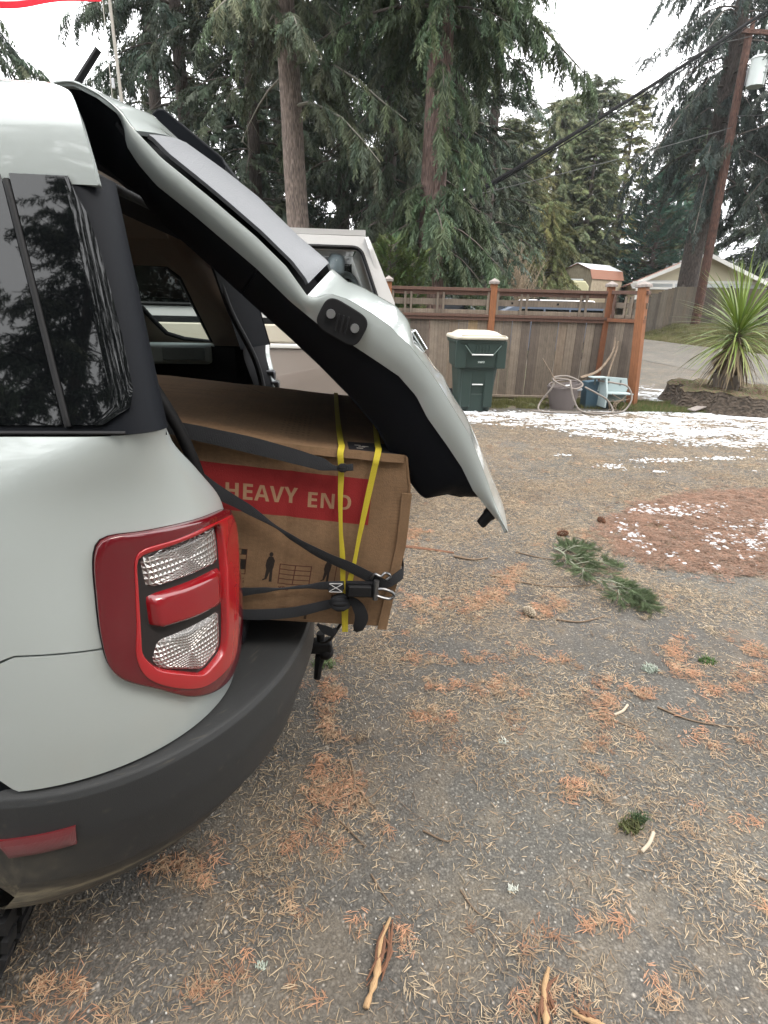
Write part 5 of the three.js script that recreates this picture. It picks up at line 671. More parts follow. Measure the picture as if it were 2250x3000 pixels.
{ // vehicles glimpsed through the openwork, a camper behind
  const carBody = (name, label, pos, turn, c, o = {}) => {
    const g = thing(name, label, 'car', pos, turn, 'cars parked behind the board fence'), m = phys(c, 0.35, { metalness: 0.2, clearcoat: 1, clearcoatRoughness: 0.05 }), h = o.h || 1.5, L = 2.2;
    mesh('body', flat(extrude([[-L, .3], [-1.75, .3], [-1.6, .55], [-1.25, .55], [-1.1, .3], [1.1, .3], [1.25, .55], [1.6, .55], [1.75, .3], [L, .3], [L, .8], [L - .05, .98], [-L + 0.9, .98], [-L, .82]], 1.5, 0.08).translate(0, 0, -0.75)), m, g);
    const roof = o.wagon ? [[-1.35, .98], [-0.6, h - 0.06], [-0.3, h], [1.7, h], [2.0, h - 0.1], [2.12, .98]] : [[-1.35, .98], [-0.5, h - 0.05], [0.5, h], [1.1, h - 0.1], [1.8, .98]];
    mesh('cabin', flat(extrude(roof, 1.22, 0.09).translate(0, 0, -0.61)), m, g);
    const cuts = o.wagon ? [[-0.98, -0.35, 0.25], [0.31, 1, 0.95], [1.02, 1.7, 1.9]] : [[-0.9, -0.35, 0.2], [0.27, 0.6, 1.3]];
    for (const s of [1, -1]) cuts.forEach((q) => { const sh = shape2(s > 0 ? [[q[0], 1.0], [q[2], 1.0], [Math.min(q[2], q[1] + 0.6), h - 0.1], [q[1] - (q[0] < 0 ? 0 : 0.7), h - 0.1]] : [[q[0], 1.0], [q[2], 1.0], [Math.min(q[2], q[1] + 0.6), h - 0.1], [q[1] - (q[0] < 0 ? 0 : 0.7), h - 0.1]], null, (x, y) => [x, y, s * 0.703]); mesh('window', sh, M.privacy, g); });
    for (const x of [-1.42, 1.42]) for (const z of [-0.68, 0.68]) mesh('wheel', new THREE.TorusGeometry(0.23, 0.09, 10, 24).translate(x, 0.32, z), M.rubber, g);
    if (o.rack) { for (const z of [-0.6, 0.6]) mesh('roof_rail', tube([[-0.25, h + 0.07, z], [-0.15, h + 0.13, z], [1.6, h + 0.13, z], [1.7, h + 0.07, z]], 0.02, 6), M.steel, g); for (const x of [0.1, 1.3]) mesh('roof_bar', box(0.06, 0.04, 1.3, x, h + 0.15, 0), M.black, g); }
    if (o.snow) mesh('roof_snow', shell(10, 8, (u, v) => { const x = lerp(-0.3, 0.6, u), z = lerp(0.5, -0.5, v); return [x, h + 0.09 + 0.03 * Math.sin(u * Math.PI) * Math.sin(v * Math.PI), z]; }, 0.05), M.snow, g);
    return g;
  };
  carBody('parked_car', 'blue estate car with a roof rack behind the fence', [5.75, 0, -16.5], R(-6), [0.13, 0.16, 0.22], { wagon: true, h: 1.42, rack: true });
  carBody('parked_car', 'dark car with snow on its roof behind the fence', [3.1, 0, -18.6], R(15), [0.05, 0.055, 0.065], { h: 1.5, snow: true });
  const cp = thing('camper_trailer', 'pale yellow rounded camper trailer roof past the arched fence', 'trailer', [13.2, 0, -33.2], R(-6)); const y = std([0.66, 0.62, 0.38], 0.6);
  mesh('body', flat(extrude([[-1.1, 0.4], [1.3, 0.4], [1.3, 2.4], [1.1, 2.62], [-0.4, 2.66], [-0.85, 2.45], [-1.1, 1.9]], 2.0, 0.08).translate(0, 0, -1)), y, cp); mesh('roof_hatch', box(0.5, 0.18, 0.5, -0.1, 2.82, 0, 0.05), M.snow, cp); mesh('roof_snow', box(1.1, 0.1, 1.6, 0.55, 2.76, 0, 0.04), M.snow, cp); mesh('window', box(0.8, 0.5, 0.03, 0.2, 1.6, 1.09), M.privacy, cp);
  for (const z of [-0.9, 0.9]) mesh('wheel', new THREE.TorusGeometry(0.25, 0.09, 10, 20).translate(0, 0.34, z), M.rubber, cp);
}
{
  const fp = thing('flagpole', 'thin pale flagpole with its rope standing behind the SUV', 'flagpole', [-3.64, 0, -12.45]); mesh('shaft', tube([[0, 0, 0], [0, 4, 0], [0, 8.4, 0]], [0.035, 0.03, 0.022], 10), std([0.3, 0.28, 0.25], 0.6), fp); mesh('halyard', tube([[-0.16, 1.0, 0.03], [-0.15, 4.6, 0.03], [-0.10, 6.4, 0.03], [-0.06, 8.2, 0.03]], 0.007, 5), std([0.4, 0.38, 0.35], 0.8), fp); mesh('cleat', merge([box(0.05, 0.16, 0.04, -0.1, 4.95, 0.02, 0.01), box(0.03, 0.1, 0.03, -0.12, 5.4, 0.02, 0.01)]), M.steel, fp);
  const t = canvasTex(512, 320, (c) => { for (let i = 0; i < 13; i++) { c.fillStyle = i % 2 ? '#e6e0dc' : '#c4182c'; c.fillRect(0, i * 320 / 13, 512, 320 / 13 + 1); } c.fillStyle = '#27335f'; c.fillRect(512 - 205, 0, 205, 172); c.fillStyle = '#e6e0dc'; for (let i = 0; i < 9; i++) for (let j = 0; j < 6; j++) { if ((i + 0) % 2 && j === 5) continue; c.beginPath(); c.arc(512 - 195 + i * 23, (i % 2 ? 32 : 18) + j * 28, 5, 0, 7); c.fill(); } });
  const fl = mesh('flag', shell(40, 20, (u, v) => { const x = lerp(-2.15, -0.12, u), k = 1 - u, y = lerp(6.10, 7.35, v) - 0.10 * k * k - 0.13 * k; return [-3.64 + x, y, -12.45 + 0.14 * Math.sin(k * 7 + v) * k + 0.05]; }, 0.004), std([1, 1, 1], 0.9, { map: t })); tag(fl, 'red and white striped flag flying from the flagpole', 'flag');
}
// ---------------------------------------------------------------- conifers
const sprayGeo = (nSh, len, droop, wid, flatK, sd) => { // a twig with many narrow needle tufts along it (x outward, y up)
  const save = seed; seed = sd; const p = [], ix = [];
  const blade = (a, d, L, w, n) => { const s = V().crossVectors(d, n).normalize().multiplyScalar(w), b = p.length / 3, m = a.clone().addScaledVector(d, L * 0.45), e = a.clone().addScaledVector(d, L); p.push(a.x, a.y, a.z, m.x + s.x, m.y + s.y, m.z + s.z, e.x, e.y, e.z, m.x - s.x, m.y - s.y, m.z - s.z); ix.push(b, b + 1, b + 2, b, b + 2, b + 3); };
  const at = (t) => V(len * t, -droop * len * t * t, 0);
  for (let i = 0; i < 5; i++) blade(at(i / 5), at((i + 1) / 5).sub(at(i / 5)).normalize(), len / 5 * 1.3, 0.006, V(0, 1, 0));
  for (let i = 0; i < nSh; i++) { const t = 0.06 + 0.94 * (i + rnd()) / nSh, side = i % 2 ? 1 : -1, a = at(t), L = len * (0.36 - 0.2 * t) * rr(0.7, 1.25), d = V(0.75 + rr(-0.2, 0.2), -flatK * rr(0.2, 1.3), side * rr(0.25, 1.0)).normalize(); for (let k = 0; k < 2; k++) blade(a, d.clone().add(V(rr(-.12, .12), rr(-.12, .12), rr(-.12, .12))).normalize(), L, wid * rr(0.7, 1.2), V(rr(-1, 1), 1, rr(-1, 1)).normalize()); const m = a.clone().addScaledVector(d, L * 0.55); for (let k = 0; k < 2; k++) blade(m, d.clone().add(V(rr(-.6, .6), rr(-.7, .1), rr(-.6, .6))).normalize(), L * 0.55, wid * 0.8, V(rr(-1, 1), 1, rr(-1, 1)).normalize()); }
  seed = save; return buf(p, null, ix);
};
const sprays = { hang: sprayGeo(28, 0.78, 0.3, 0.014, 0.95, 11), fir: sprayGeo(26, 0.66, 0.2, 0.016, 0.6, 12), up: sprayGeo(20, 0.5, -0.25, 0.022, -0.35, 13) };
const leafMat = std([1, 1, 1], 0.9, { side: THREE.DoubleSide });
const barks = { trunkA: std([0.30, 0.245, 0.215], 0.95, { map: rep(barkMap, 3, 0.4), bumpMap: rep(barkBump, 3, 0.4), bumpScale: 0.03 }), red: std([0.25, 0.175, 0.155], 0.95, { map: rep(barkMap, 3, 0.35), bumpMap: rep(barkBump, 3, 0.35), bumpScale: 0.04 }), grey: std([0.26, 0.22, 0.2], 0.95, { map: rep(barkMap, 3, 0.4), bumpMap: rep(barkBump, 3, 0.4), bumpScale: 0.03 }), dark: std([0.12, 0.1, 0.09], 0.95, { map: rep(barkMap, 3, 0.35), bumpMap: rep(barkBump, 3, 0.35), bumpScale: 0.03 }) };
const limbMat = std([0.085, 0.07, 0.06], 0.95), lichen = std([0.22, 0.23, 0.17], 1);
const X4 = new THREE.Matrix4(), Q4 = new THREE.Quaternion(), E4 = new THREE.Euler();
function conifer(o) {
  const { x, z, y = 0, h, r, y0, top = h, R: RR, n, kind = 'fir', sp = 1, col, label, group, bark = 'dark', lean = [0, 0], droop = 0.35, shape = 0.85, per = 3.4, name = 'fir_tree', gaps, limbFrom = 0.12, roots = 1.35, dense = 0.27 } = o;
  seed = o.seed || 5; const t = thing(name, label, 'tree', [x, y, z], 0, group);
  const ax = (q) => [lean[0] * q + 0.05 * r * Math.sin(q * 1.3), q, lean[1] * q], rad = (q) => r * Math.pow(clamp(1 - q / h, 0.02, 1), 0.8) * (1 + (roots - 1) * Math.exp(-q / 0.5));
  const tp = []; for (let i = 0; i <= 22; i++) { const q = h * Math.pow(i / 22, 1.4); tp.push(ax(q)); } mesh('trunk', tube(tp, (f, i) => rad(tp[i][1]), 14, true), barks[bark], t);
  const limbs = [], mats = [], cols = [], c0 = new THREE.Color();
  const place = (p, dir, s, tint) => { const d = dir.clone().normalize(), yaw = Math.atan2(-d.z, d.x), pit = Math.asin(clamp(d.y, -1, 1)); E4.set(rr(-0.5, 0.5), yaw, pit, 'YZX'); Q4.setFromEuler(E4); X4.compose(p, Q4, V(s, s * rr(0.85, 1.15), s)); mats.push(X4.clone()); c0.setRGB(...col); const k = rr(0.7, 1.35) * tint; cols.push(c0.r * k * rr(0.85, 1.2), c0.g * k, c0.b * k * rr(0.85, 1.15)); };
  for (let i = 0; i < n; i++) {
    const f = (i + rnd() * 0.9) / n, q = lerp(y0, top * 0.985, f), hf = clamp((q - y0) / (h - y0)); if (gaps && gaps.some(([a, b, k]) => q > a && q < b && rnd() < k)) continue;
    const L = Math.max(0.25, RR * Math.pow(1 - hf, shape) * rr(0.55, 1.1) * (o.skirt ? o.skirt(q, i * 2.39996) : 1)), az = i * 2.39996 + rr(-0.4, 0.4), up = lerp(0.1, 0.45, hf) + rr(-0.1, 0.15), dr = droop * rr(0.7, 1.4) * (1 - 0.6 * hf), b = ax(q), tone = rr(0.8, 1.2);
    const at = (s) => V(b[0] + Math.cos(az) * L * s, b[1] + L * (up * s - dr * s * s * 1.6 + (kind === 'hang' ? 0.22 * dr * s ** 4 : 0)), b[2] + Math.sin(az) * L * s);
    const pts = []; for (let k = 0; k <= 5; k++) { const w = at(k / 5); pts.push([w.x, w.y + 0.02 * L * n2(i, k), w.z]); } limbs.push(tube(pts, (s) => (0.012 + 0.012 * L) * (1 - 0.8 * s), 5, false));
    if (o.bare && rnd() < o.bare) { for (let k = 0; k < 6; k++) { const s = rr(0.2, 1), w = at(s), e = [w.x + rr(-.5, .5), w.y - rr(0, .5), w.z + rr(-.5, .5)]; limbs.push(tube([[w.x, w.y, w.z], e], [0.012, 0.004], 4, false)); } continue; }
    const steps = Math.max(2, Math.round(L / (dense * sp)));
    for (let k = 1; k <= steps; k++) { const s = lerp(limbFrom, 1, k / steps), w = at(s), tan = at(Math.min(1.05, s + 0.05)).sub(at(s - 0.05)).normalize(), m = Math.round(per * rr(0.6, 1.3)); for (let e = 0; e < m; e++) { const sw = rr(-1.25, 1.25), d = V(tan.x * Math.cos(sw) - tan.z * Math.sin(sw), tan.y + (kind === 'hang' ? -rr(-0.1, 0.9) : rr(-0.35, 0.3)), tan.x * Math.sin(sw) + tan.z * Math.cos(sw)); place(w.clone().add(V(rr(-.1, .1), rr(-.12, .08), rr(-.1, .1)).multiplyScalar(sp)), d, sp * rr(0.65, 1.15) * (1 - 0.25 * s), tone); } }
  }
  if (limbs.length) mesh('limbs', merge(limbs), o.limb || limbMat, t);
  const im = new THREE.InstancedMesh(sprays[kind], leafMat, mats.length); im.name = 'crown'; im.castShadow = im.receiveShadow = true; im.userData.kind = 'stuff';
  mats.forEach((m, i) => { im.setMatrixAt(i, m); im.setColorAt(i, c0.setRGB(cols[i * 3], cols[i * 3 + 1], cols[i * 3 + 2])); }); t.add(im); counts.sprays += mats.length; return t;
}
const counts = { sprays: 0 };
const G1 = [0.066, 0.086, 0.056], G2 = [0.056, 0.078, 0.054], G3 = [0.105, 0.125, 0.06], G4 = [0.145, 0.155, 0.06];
// the two big firs behind the fence
conifer({ seed: 21, x: -0.52, z: -15.15, h: 27, r: 0.29, y0: 5.0, top: 13, R: 3.0, n: 52, kind: 'hang', sp: 1.0, col: [0.08, 0.10, 0.06], bark: 'trunkA', lean: [-0.042, 0], label: 'tall fir with a bare grey trunk rising behind the pickup', droop: 0.4, gaps: [[4, 7, 0.5]], bare: 0.2, limb: std([0.16, 0.15, 0.125], 1), dense: 0.22, per: 4 });
conifer({ seed: 22, x: 2.40, z: -13.85, h: 30, r: 0.31, y0: 2.3, top: 12.5, R: 4.6, n: 110, kind: 'hang', sp: 1.0, col: [0.066, 0.098, 0.05], bark: 'red', lean: [-0.005, 0], label: 'massive red barked fir standing just behind the board fence', droop: 0.42, skirt: (q, az) => (q < 4.2 ? 0.46 : q < 6 ? 0.7 : 1) * (Math.cos(az) < 0 ? 0.72 : q > 5 ? 0.78 : 1) * (Math.sin(az) > 0.25 && q > 3.4 && q < 7.5 ? 0.4 : 1), gaps: [[3.6, 6.6, 0.6]], dense: 0.22, per: 4 });
// dark firs filling the grove behind
const grove = [[-8.7, -17.2, 26, 0.24, 2.5, 1.9, 31], [-4.6, -22.4, 28, 0.26, 2.2, 3.8, 32], [-2.1, -19.6, 27, 0.22, 3.4, 3.2, 33], [0.65, -23.6, 30, 0.3, 1.5, 4.0, 34], [1.9, -18.7, 27, 0.2, 2.4, 2.9, 35], [4.6, -22.8, 27, 0.28, 1.0, 3.8, 36], [-6.6, -27, 30, 0.3, 1.5, 4.4, 38], [-1.2, -29, 30, 0.3, 1.2, 4.4, 40], [7.2, -27.5, 22, 0.28, 0.8, 3.6, 41], [3.2, -20.6, 27, 0.24, 0.8, 3.2, 44], [6.0, -33, 26, 0.28, 0.8, 4.2, 46]];
grove.forEach(([x, z, h, r, y0, RR, s], i) => conifer({ seed: s, x, z, h, r, y0, top: Math.min(h, -z * 0.62 + 2.5), R: RR, n: 64, kind: i % 3 === 2 ? 'fir' : 'hang', sp: 1.35, col: i % 2 ? G2 : G1, bark: 'dark', label: ['narrow dark fir seen past the SUV roof beyond the flag', 'dark fir directly behind the flagpole', 'dark fir between the flagpole and the grey trunked fir', 'dark fir filling the gap between the two big firs', 'slim dark fir just behind the massive red barked fir', 'low branched dark fir behind the snow roofed car', 'tall dark fir deep in the grove behind the flagpole', 'deep shadowed fir behind the grey trunked fir', 'bushy dark fir beside the leafless tan bush', 'full skirted dark fir behind the red barked fir', 'dark fir beyond the end of the arched plank fence'][i], group: 'dark firs of the grove', droop: 0.35, dense: 0.26, per: 3.6, bare: 0.05, gaps: [[3.2, 5.5, 0.15]] }));
// by the road: tall sparse fir at the pole, and one at the picture's edge
conifer({ seed: 51, x: 18.45, z: -29.3, y: 0.6, h: 30, r: 0.5, y0: 6.3, top: 16, R: 4.7, n: 70, kind: 'hang', sp: 1.5, col: [0.036, 0.05, 0.04], bark: 'dark', lean: [0.0, 0], label: 'thick trunked fir with sparse drooping boughs beside the utility pole', droop: 0.5, dense: 0.34, per: 3.4, gaps: [[6, 8, 0.3]] });
conifer({ seed: 52, x: 20.9, z: -26.2, y: 0.6, h: 26, r: 0.36, y0: 6.0, top: 15, R: 4.6, n: 64, kind: 'hang', sp: 1.5, col: [0.036, 0.05, 0.04], bark: 'dark', label: 'dark fir over the spiky plant beyond the far plank fence', droop: 0.5, dense: 0.34, per: 3.4 });
// paler trees far off
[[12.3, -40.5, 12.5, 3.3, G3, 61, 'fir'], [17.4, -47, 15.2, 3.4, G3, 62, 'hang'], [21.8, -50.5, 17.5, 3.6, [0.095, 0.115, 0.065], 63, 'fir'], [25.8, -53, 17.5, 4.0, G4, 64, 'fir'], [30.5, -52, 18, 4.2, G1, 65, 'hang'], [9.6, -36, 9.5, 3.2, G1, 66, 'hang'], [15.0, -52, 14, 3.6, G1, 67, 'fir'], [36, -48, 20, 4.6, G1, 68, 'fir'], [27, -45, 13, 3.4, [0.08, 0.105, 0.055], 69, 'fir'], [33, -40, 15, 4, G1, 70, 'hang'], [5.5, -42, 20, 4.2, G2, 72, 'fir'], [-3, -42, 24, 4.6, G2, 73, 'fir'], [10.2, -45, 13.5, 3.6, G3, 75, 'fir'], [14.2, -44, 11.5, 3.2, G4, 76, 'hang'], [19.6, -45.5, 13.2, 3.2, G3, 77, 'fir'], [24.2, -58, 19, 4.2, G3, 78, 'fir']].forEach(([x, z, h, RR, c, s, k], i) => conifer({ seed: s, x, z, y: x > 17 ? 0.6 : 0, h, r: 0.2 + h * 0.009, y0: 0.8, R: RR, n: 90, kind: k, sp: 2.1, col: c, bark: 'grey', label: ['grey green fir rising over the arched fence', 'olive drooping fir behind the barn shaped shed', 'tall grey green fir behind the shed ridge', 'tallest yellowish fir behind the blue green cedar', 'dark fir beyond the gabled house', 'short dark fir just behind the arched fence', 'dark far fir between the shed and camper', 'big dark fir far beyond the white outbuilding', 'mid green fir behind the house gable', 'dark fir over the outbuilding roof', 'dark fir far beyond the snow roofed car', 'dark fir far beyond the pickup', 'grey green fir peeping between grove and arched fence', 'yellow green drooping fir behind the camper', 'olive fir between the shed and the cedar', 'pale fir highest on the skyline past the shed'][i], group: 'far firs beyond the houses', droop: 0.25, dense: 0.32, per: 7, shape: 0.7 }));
conifer({ seed: 80, name: 'cedar_tree', x: 23.6, z: -42.3, y: 0.6, h: 9.2, r: 0.25, y0: 0.6, R: 3.6, n: 120, kind: 'up', sp: 1.7, col: [0.045, 0.105, 0.075], bark: 'dark', label: 'dense blue green rounded cedar rising behind the house roof', droop: 0.1, shape: 0.45, dense: 0.42, per: 4.2, limbFrom: 0.3 });
conifer({ seed: 81, name: 'cedar_tree', x: 11.8, z: -32.6, h: 6.6, r: 0.2, y0: 0.4, R: 2.6, n: 80, kind: 'hang', sp: 1.5, col: G4, bark: 'grey', label: 'feathery yellow green cedar above the arched fence', droop: 0.3, shape: 0.6, dense: 0.42, per: 3.8 });
[[1.27, -12.0, 2.5, 0.42, 82], [1.68, -12.1, 2.22, 0.40, 83]].forEach(([x, z, h, RR, s], i) => conifer({ seed: s, name: 'arborvitae', x, z, h, r: 0.04, y0: 0.15, R: RR, n: 90, kind: 'up', sp: 0.42, col: [0.075, 0.11, 0.03], bark: 'dark', label: i ? 'shorter of two bright conical shrubs behind the fence' : 'taller of two bright conical shrubs behind the fence', droop: -0.2, shape: 0.8, dense: 0.2, per: 3, limbFrom: 0.3 }));
// firs behind the photographer, seen mirrored in the SUV's glass and paint
[[-6.5, 11.5, 20, 91], [-2.2, 13.5, 27, 92], [3.4, 12.4, 26, 93], [-11, 10.5, 20, 94], [8.5, 14, 27, 95], [0.6, 17.5, 23, 96], [-15, 15, 22, 98], [13.5, 10, 25, 100], [6.2, 18.5, 23, 101], [18, 6, 22, 102], [12, 16.5, 22, 103], [20, 13, 22, 107], [-4.4, 17, 24, 108], [10.4, 11.2, 26, 109]].forEach(([x, z, h, s], i) => conifer({ seed: s, x, z, h, r: 0.28, y0: 1.4, top: 0.9 * h, R: 4.0, n: 105, kind: 'hang', sp: 1.5, col: G1, bark: 'dark', label: 'tall fir across the drive facing the side of the SUV', group: 'firs across the drive', droop: 0.4, dense: 0.3, per: 3.8 }));
{ // leafless tan bush
  seed = 77; const b = thing('bare_bush', 'leafless tan bush with fine upright twigs behind the arched fence', 'bush', [7.9, 0, -24.4]), g = []; for (let i = 0; i < 70; i++) { const a = rr(0, 6.28), s = rr(0.05, 1), e = [Math.cos(a) * 1.25 * s, rr(2.2, 3.7) - 0.8 * s * s, Math.sin(a) * 1.25 * s], m = [e[0] * 0.35, e[1] * 0.5, e[2] * 0.35]; g.push(tube(curve([[rr(-.1, .1), 0, rr(-.1, .1)], m, e], 5), (t) => 0.022 * (1 - 0.75 * t), 4, false)); for (let k = 0; k < 7; k++) { const t = rr(0.4, 1), p = [lerp(m[0], e[0], t), lerp(m[1], e[1], t), lerp(m[2], e[2], t)]; g.push(tube([p, [p[0] + rr(-.3, .3), p[1] + rr(0.1, .6), p[2] + rr(-.3, .3)]], [0.008, 0.003], 3, false)); } }
  mesh('twigs', merge(g), std([0.30, 0.235, 0.165], 0.95), b);
}
// ---------------------------------------------------------------- what has fallen on the drive
seed = 1234;
function needleClump(count, rad, len0, len1, lift, wid) { // a few loose needles as one small mesh
  const p = [], ix = []; for (let i = 0; i < count; i++) { const a = rr(0, 6.283), d = rad * Math.sqrt(rnd()), cx = Math.cos(a) * d, cz = Math.sin(a) * d, h = rr(0, 6.283), L = rr(len0, len1), bend = rr(-0.35, 0.35), y = 0.002 + rnd() * lift, b = p.length / 3, tilt = rr(-0.2, 0.2) * (0.4 + lift * 30), w = wid * rr(0.7, 1.3); for (let k = 0; k <= 2; k++) { const t = k / 2 - 0.5, an = h + bend * t, x = cx + Math.cos(an) * L * t, z = cz + Math.sin(an) * L * t, yy = y + tilt * L * t * 0.5 + 0.002 * (0.25 - t * t), ww = k === 1 ? w : w * 0.55; p.push(x - Math.sin(an) * ww, yy, z + Math.cos(an) * ww, x + Math.sin(an) * ww, yy + 0.0006, z - Math.cos(an) * ww); if (k) { const q = b + (k - 1) * 2; ix.push(q, q + 1, q + 3, q, q + 3, q + 2); } } } return buf(p, null, ix);
}
const SEG = [[.41,-2.48,.67,-2.44,.04],[.67,-2.44,.85,-2.47,.05],[.83,-2.49,1,-2.72,.05],[.99,-2.72,1.14,-2.89,.04],[.94,-2.29,1.14,-2.34,.02],[1.09,-2.36,1.19,-2.5,.04],[.31,-2,.43,-2.02,.02],[.54,-1.98,.76,-1.99,.02],[.35,-1.84,.46,-1.8,.03],[.55,-1.82,.63,-1.76,.04],[.65,-1.83,.79,-1.77,.03],[.94,-1.96,1.03,-1.94,.03],[.32,-1.66,.42,-1.64,.02],[1.68,-2.1,1.51,-1.96,.03],[1.51,-1.96,1.5,-1.78,.04],[1.49,-1.76,1.53,-1.7,.02],[1.88,-2.01,1.94,-1.92,.04],[1.83,-1.83,1.66,-1.72,.03],[1.1,-1.81,1.03,-1.57,.03],[1.12,-1.74,1.26,-1.74,.02],[1.24,-1.71,1.32,-1.64,.03],[1.27,-1.48,1.34,-1.45,.02],[1.33,-1.44,1.36,-1.4,.02],[-.05,-1.87,0,-1.64,.03],[-.03,-1.83,.04,-1.8,.02],[-.03,-1.45,.04,-1.35,.04],[-.04,-1.32,.06,-1.28,.03],[-.08,-1.22,-.03,-1.19,.02],[0,-1.14,.05,-1.17,.02],[-.14,-1.15,-.09,-1.15,.01],[-.46,-1.11,-.32,-1.13,.02],[-.39,-1.08,-.31,-1.06,.02],[-.12,-1.03,-.09,-1.02,.01],[-.2,-.86,-.16,-.82,.01],[-.7,-.85,-.55,-.83,.02],[-.62,-.8,-.48,-.8,.01],[-.32,-.79,-.26,-.82,.01],[-.09,-.83,-.04,-.78,.01],[.73,-.92,.73,-.84,.01],[.37,-.91,.38,-.86,.01],[.39,-.77,.46,-.71,.02],[.72,-.76,.75,-.72,.01],[.47,-.83,.54,-.86,.01],[.73,-.69,.81,-.71,.01],[.48,-3.33,.64,-3.4,.04],[.53,-3.49,.55,-3.18,.03],[1.63,-3.36,1.75,-3.28,.03],[.86,-1.45,.94,-1.48,.01],[.74,-1.26,.81,-1.31,.01],[1.19,-1.16,1.24,-1.12,.01],[1.46,-1.47,1.5,-1.4,.01],[0,-1.6,.07,-1.5,.02]];
const segD = (x, z) => { let m = 9; for (const [a, b, c, d, w] of SEG) { const dx = c - a, dz = d - b, t = clamp(((x - a) * dx + (z - b) * dz) / (dx * dx + dz * dz)), e = Math.hypot(x - a - dx * t, z - b - dz * t) - w; if (e < m) m = e; } return m; };
const MO = { x: 3.18, z: -3.44, rx: 1.32, rz: 0.66 }; // needle covered mound
const moundE = (x, z) => { const a = -0.28, dx = x - MO.x, dz = z - MO.z, u = (dx * Math.cos(a) + dz * Math.sin(a)) / MO.rx, v = (-dx * Math.sin(a) + dz * Math.cos(a)) / MO.rz; return Math.hypot(u, v) + 0.06 * n2(x * 5, z * 5) + 0.03 * n2(x * 15, z * 15); };
const moundY = (x, z) => { const e = moundE(x, z); return e < 1.06 ? 0.034 * Math.pow(clamp(1.06 - e), 0.8) + 0.006 * n2(x * 8, z * 8) : -0.02; };
tag(mesh('needle_mound', grid(90, 50, (u, v) => { const x = lerp(1.8, 4.8, u), z = lerp(-2.5, -4.4, v); return [x, moundY(x, z), z]; }, (u, v, q) => [q[0] * 2, q[2] * 2]), std([0.95, 0.72, 0.55], 1, { map: soilMap })), 'low oval mound covered in rust coloured needles and snow', 'mound');
function scatter(name, geo, mat, spots, label, cat) { const im = new THREE.InstancedMesh(geo, mat, spots.length), q = new THREE.Quaternion(), m = new THREE.Matrix4(), c = new THREE.Color(); spots.forEach(([x, y, z, s, col, tx = 0, tz = 0], i) => { q.setFromEuler(E4.set(tx, rr(0, 6.283), tz, 'XYZ')); m.compose(V(x, y, z), q, V(s, s, s)); im.setMatrixAt(i, m); im.setColorAt(i, c.setRGB(...col)); }); im.name = numbered(name); im.castShadow = im.receiveShadow = true; scene.add(im); tag(stuff(im), label, cat); return im; }
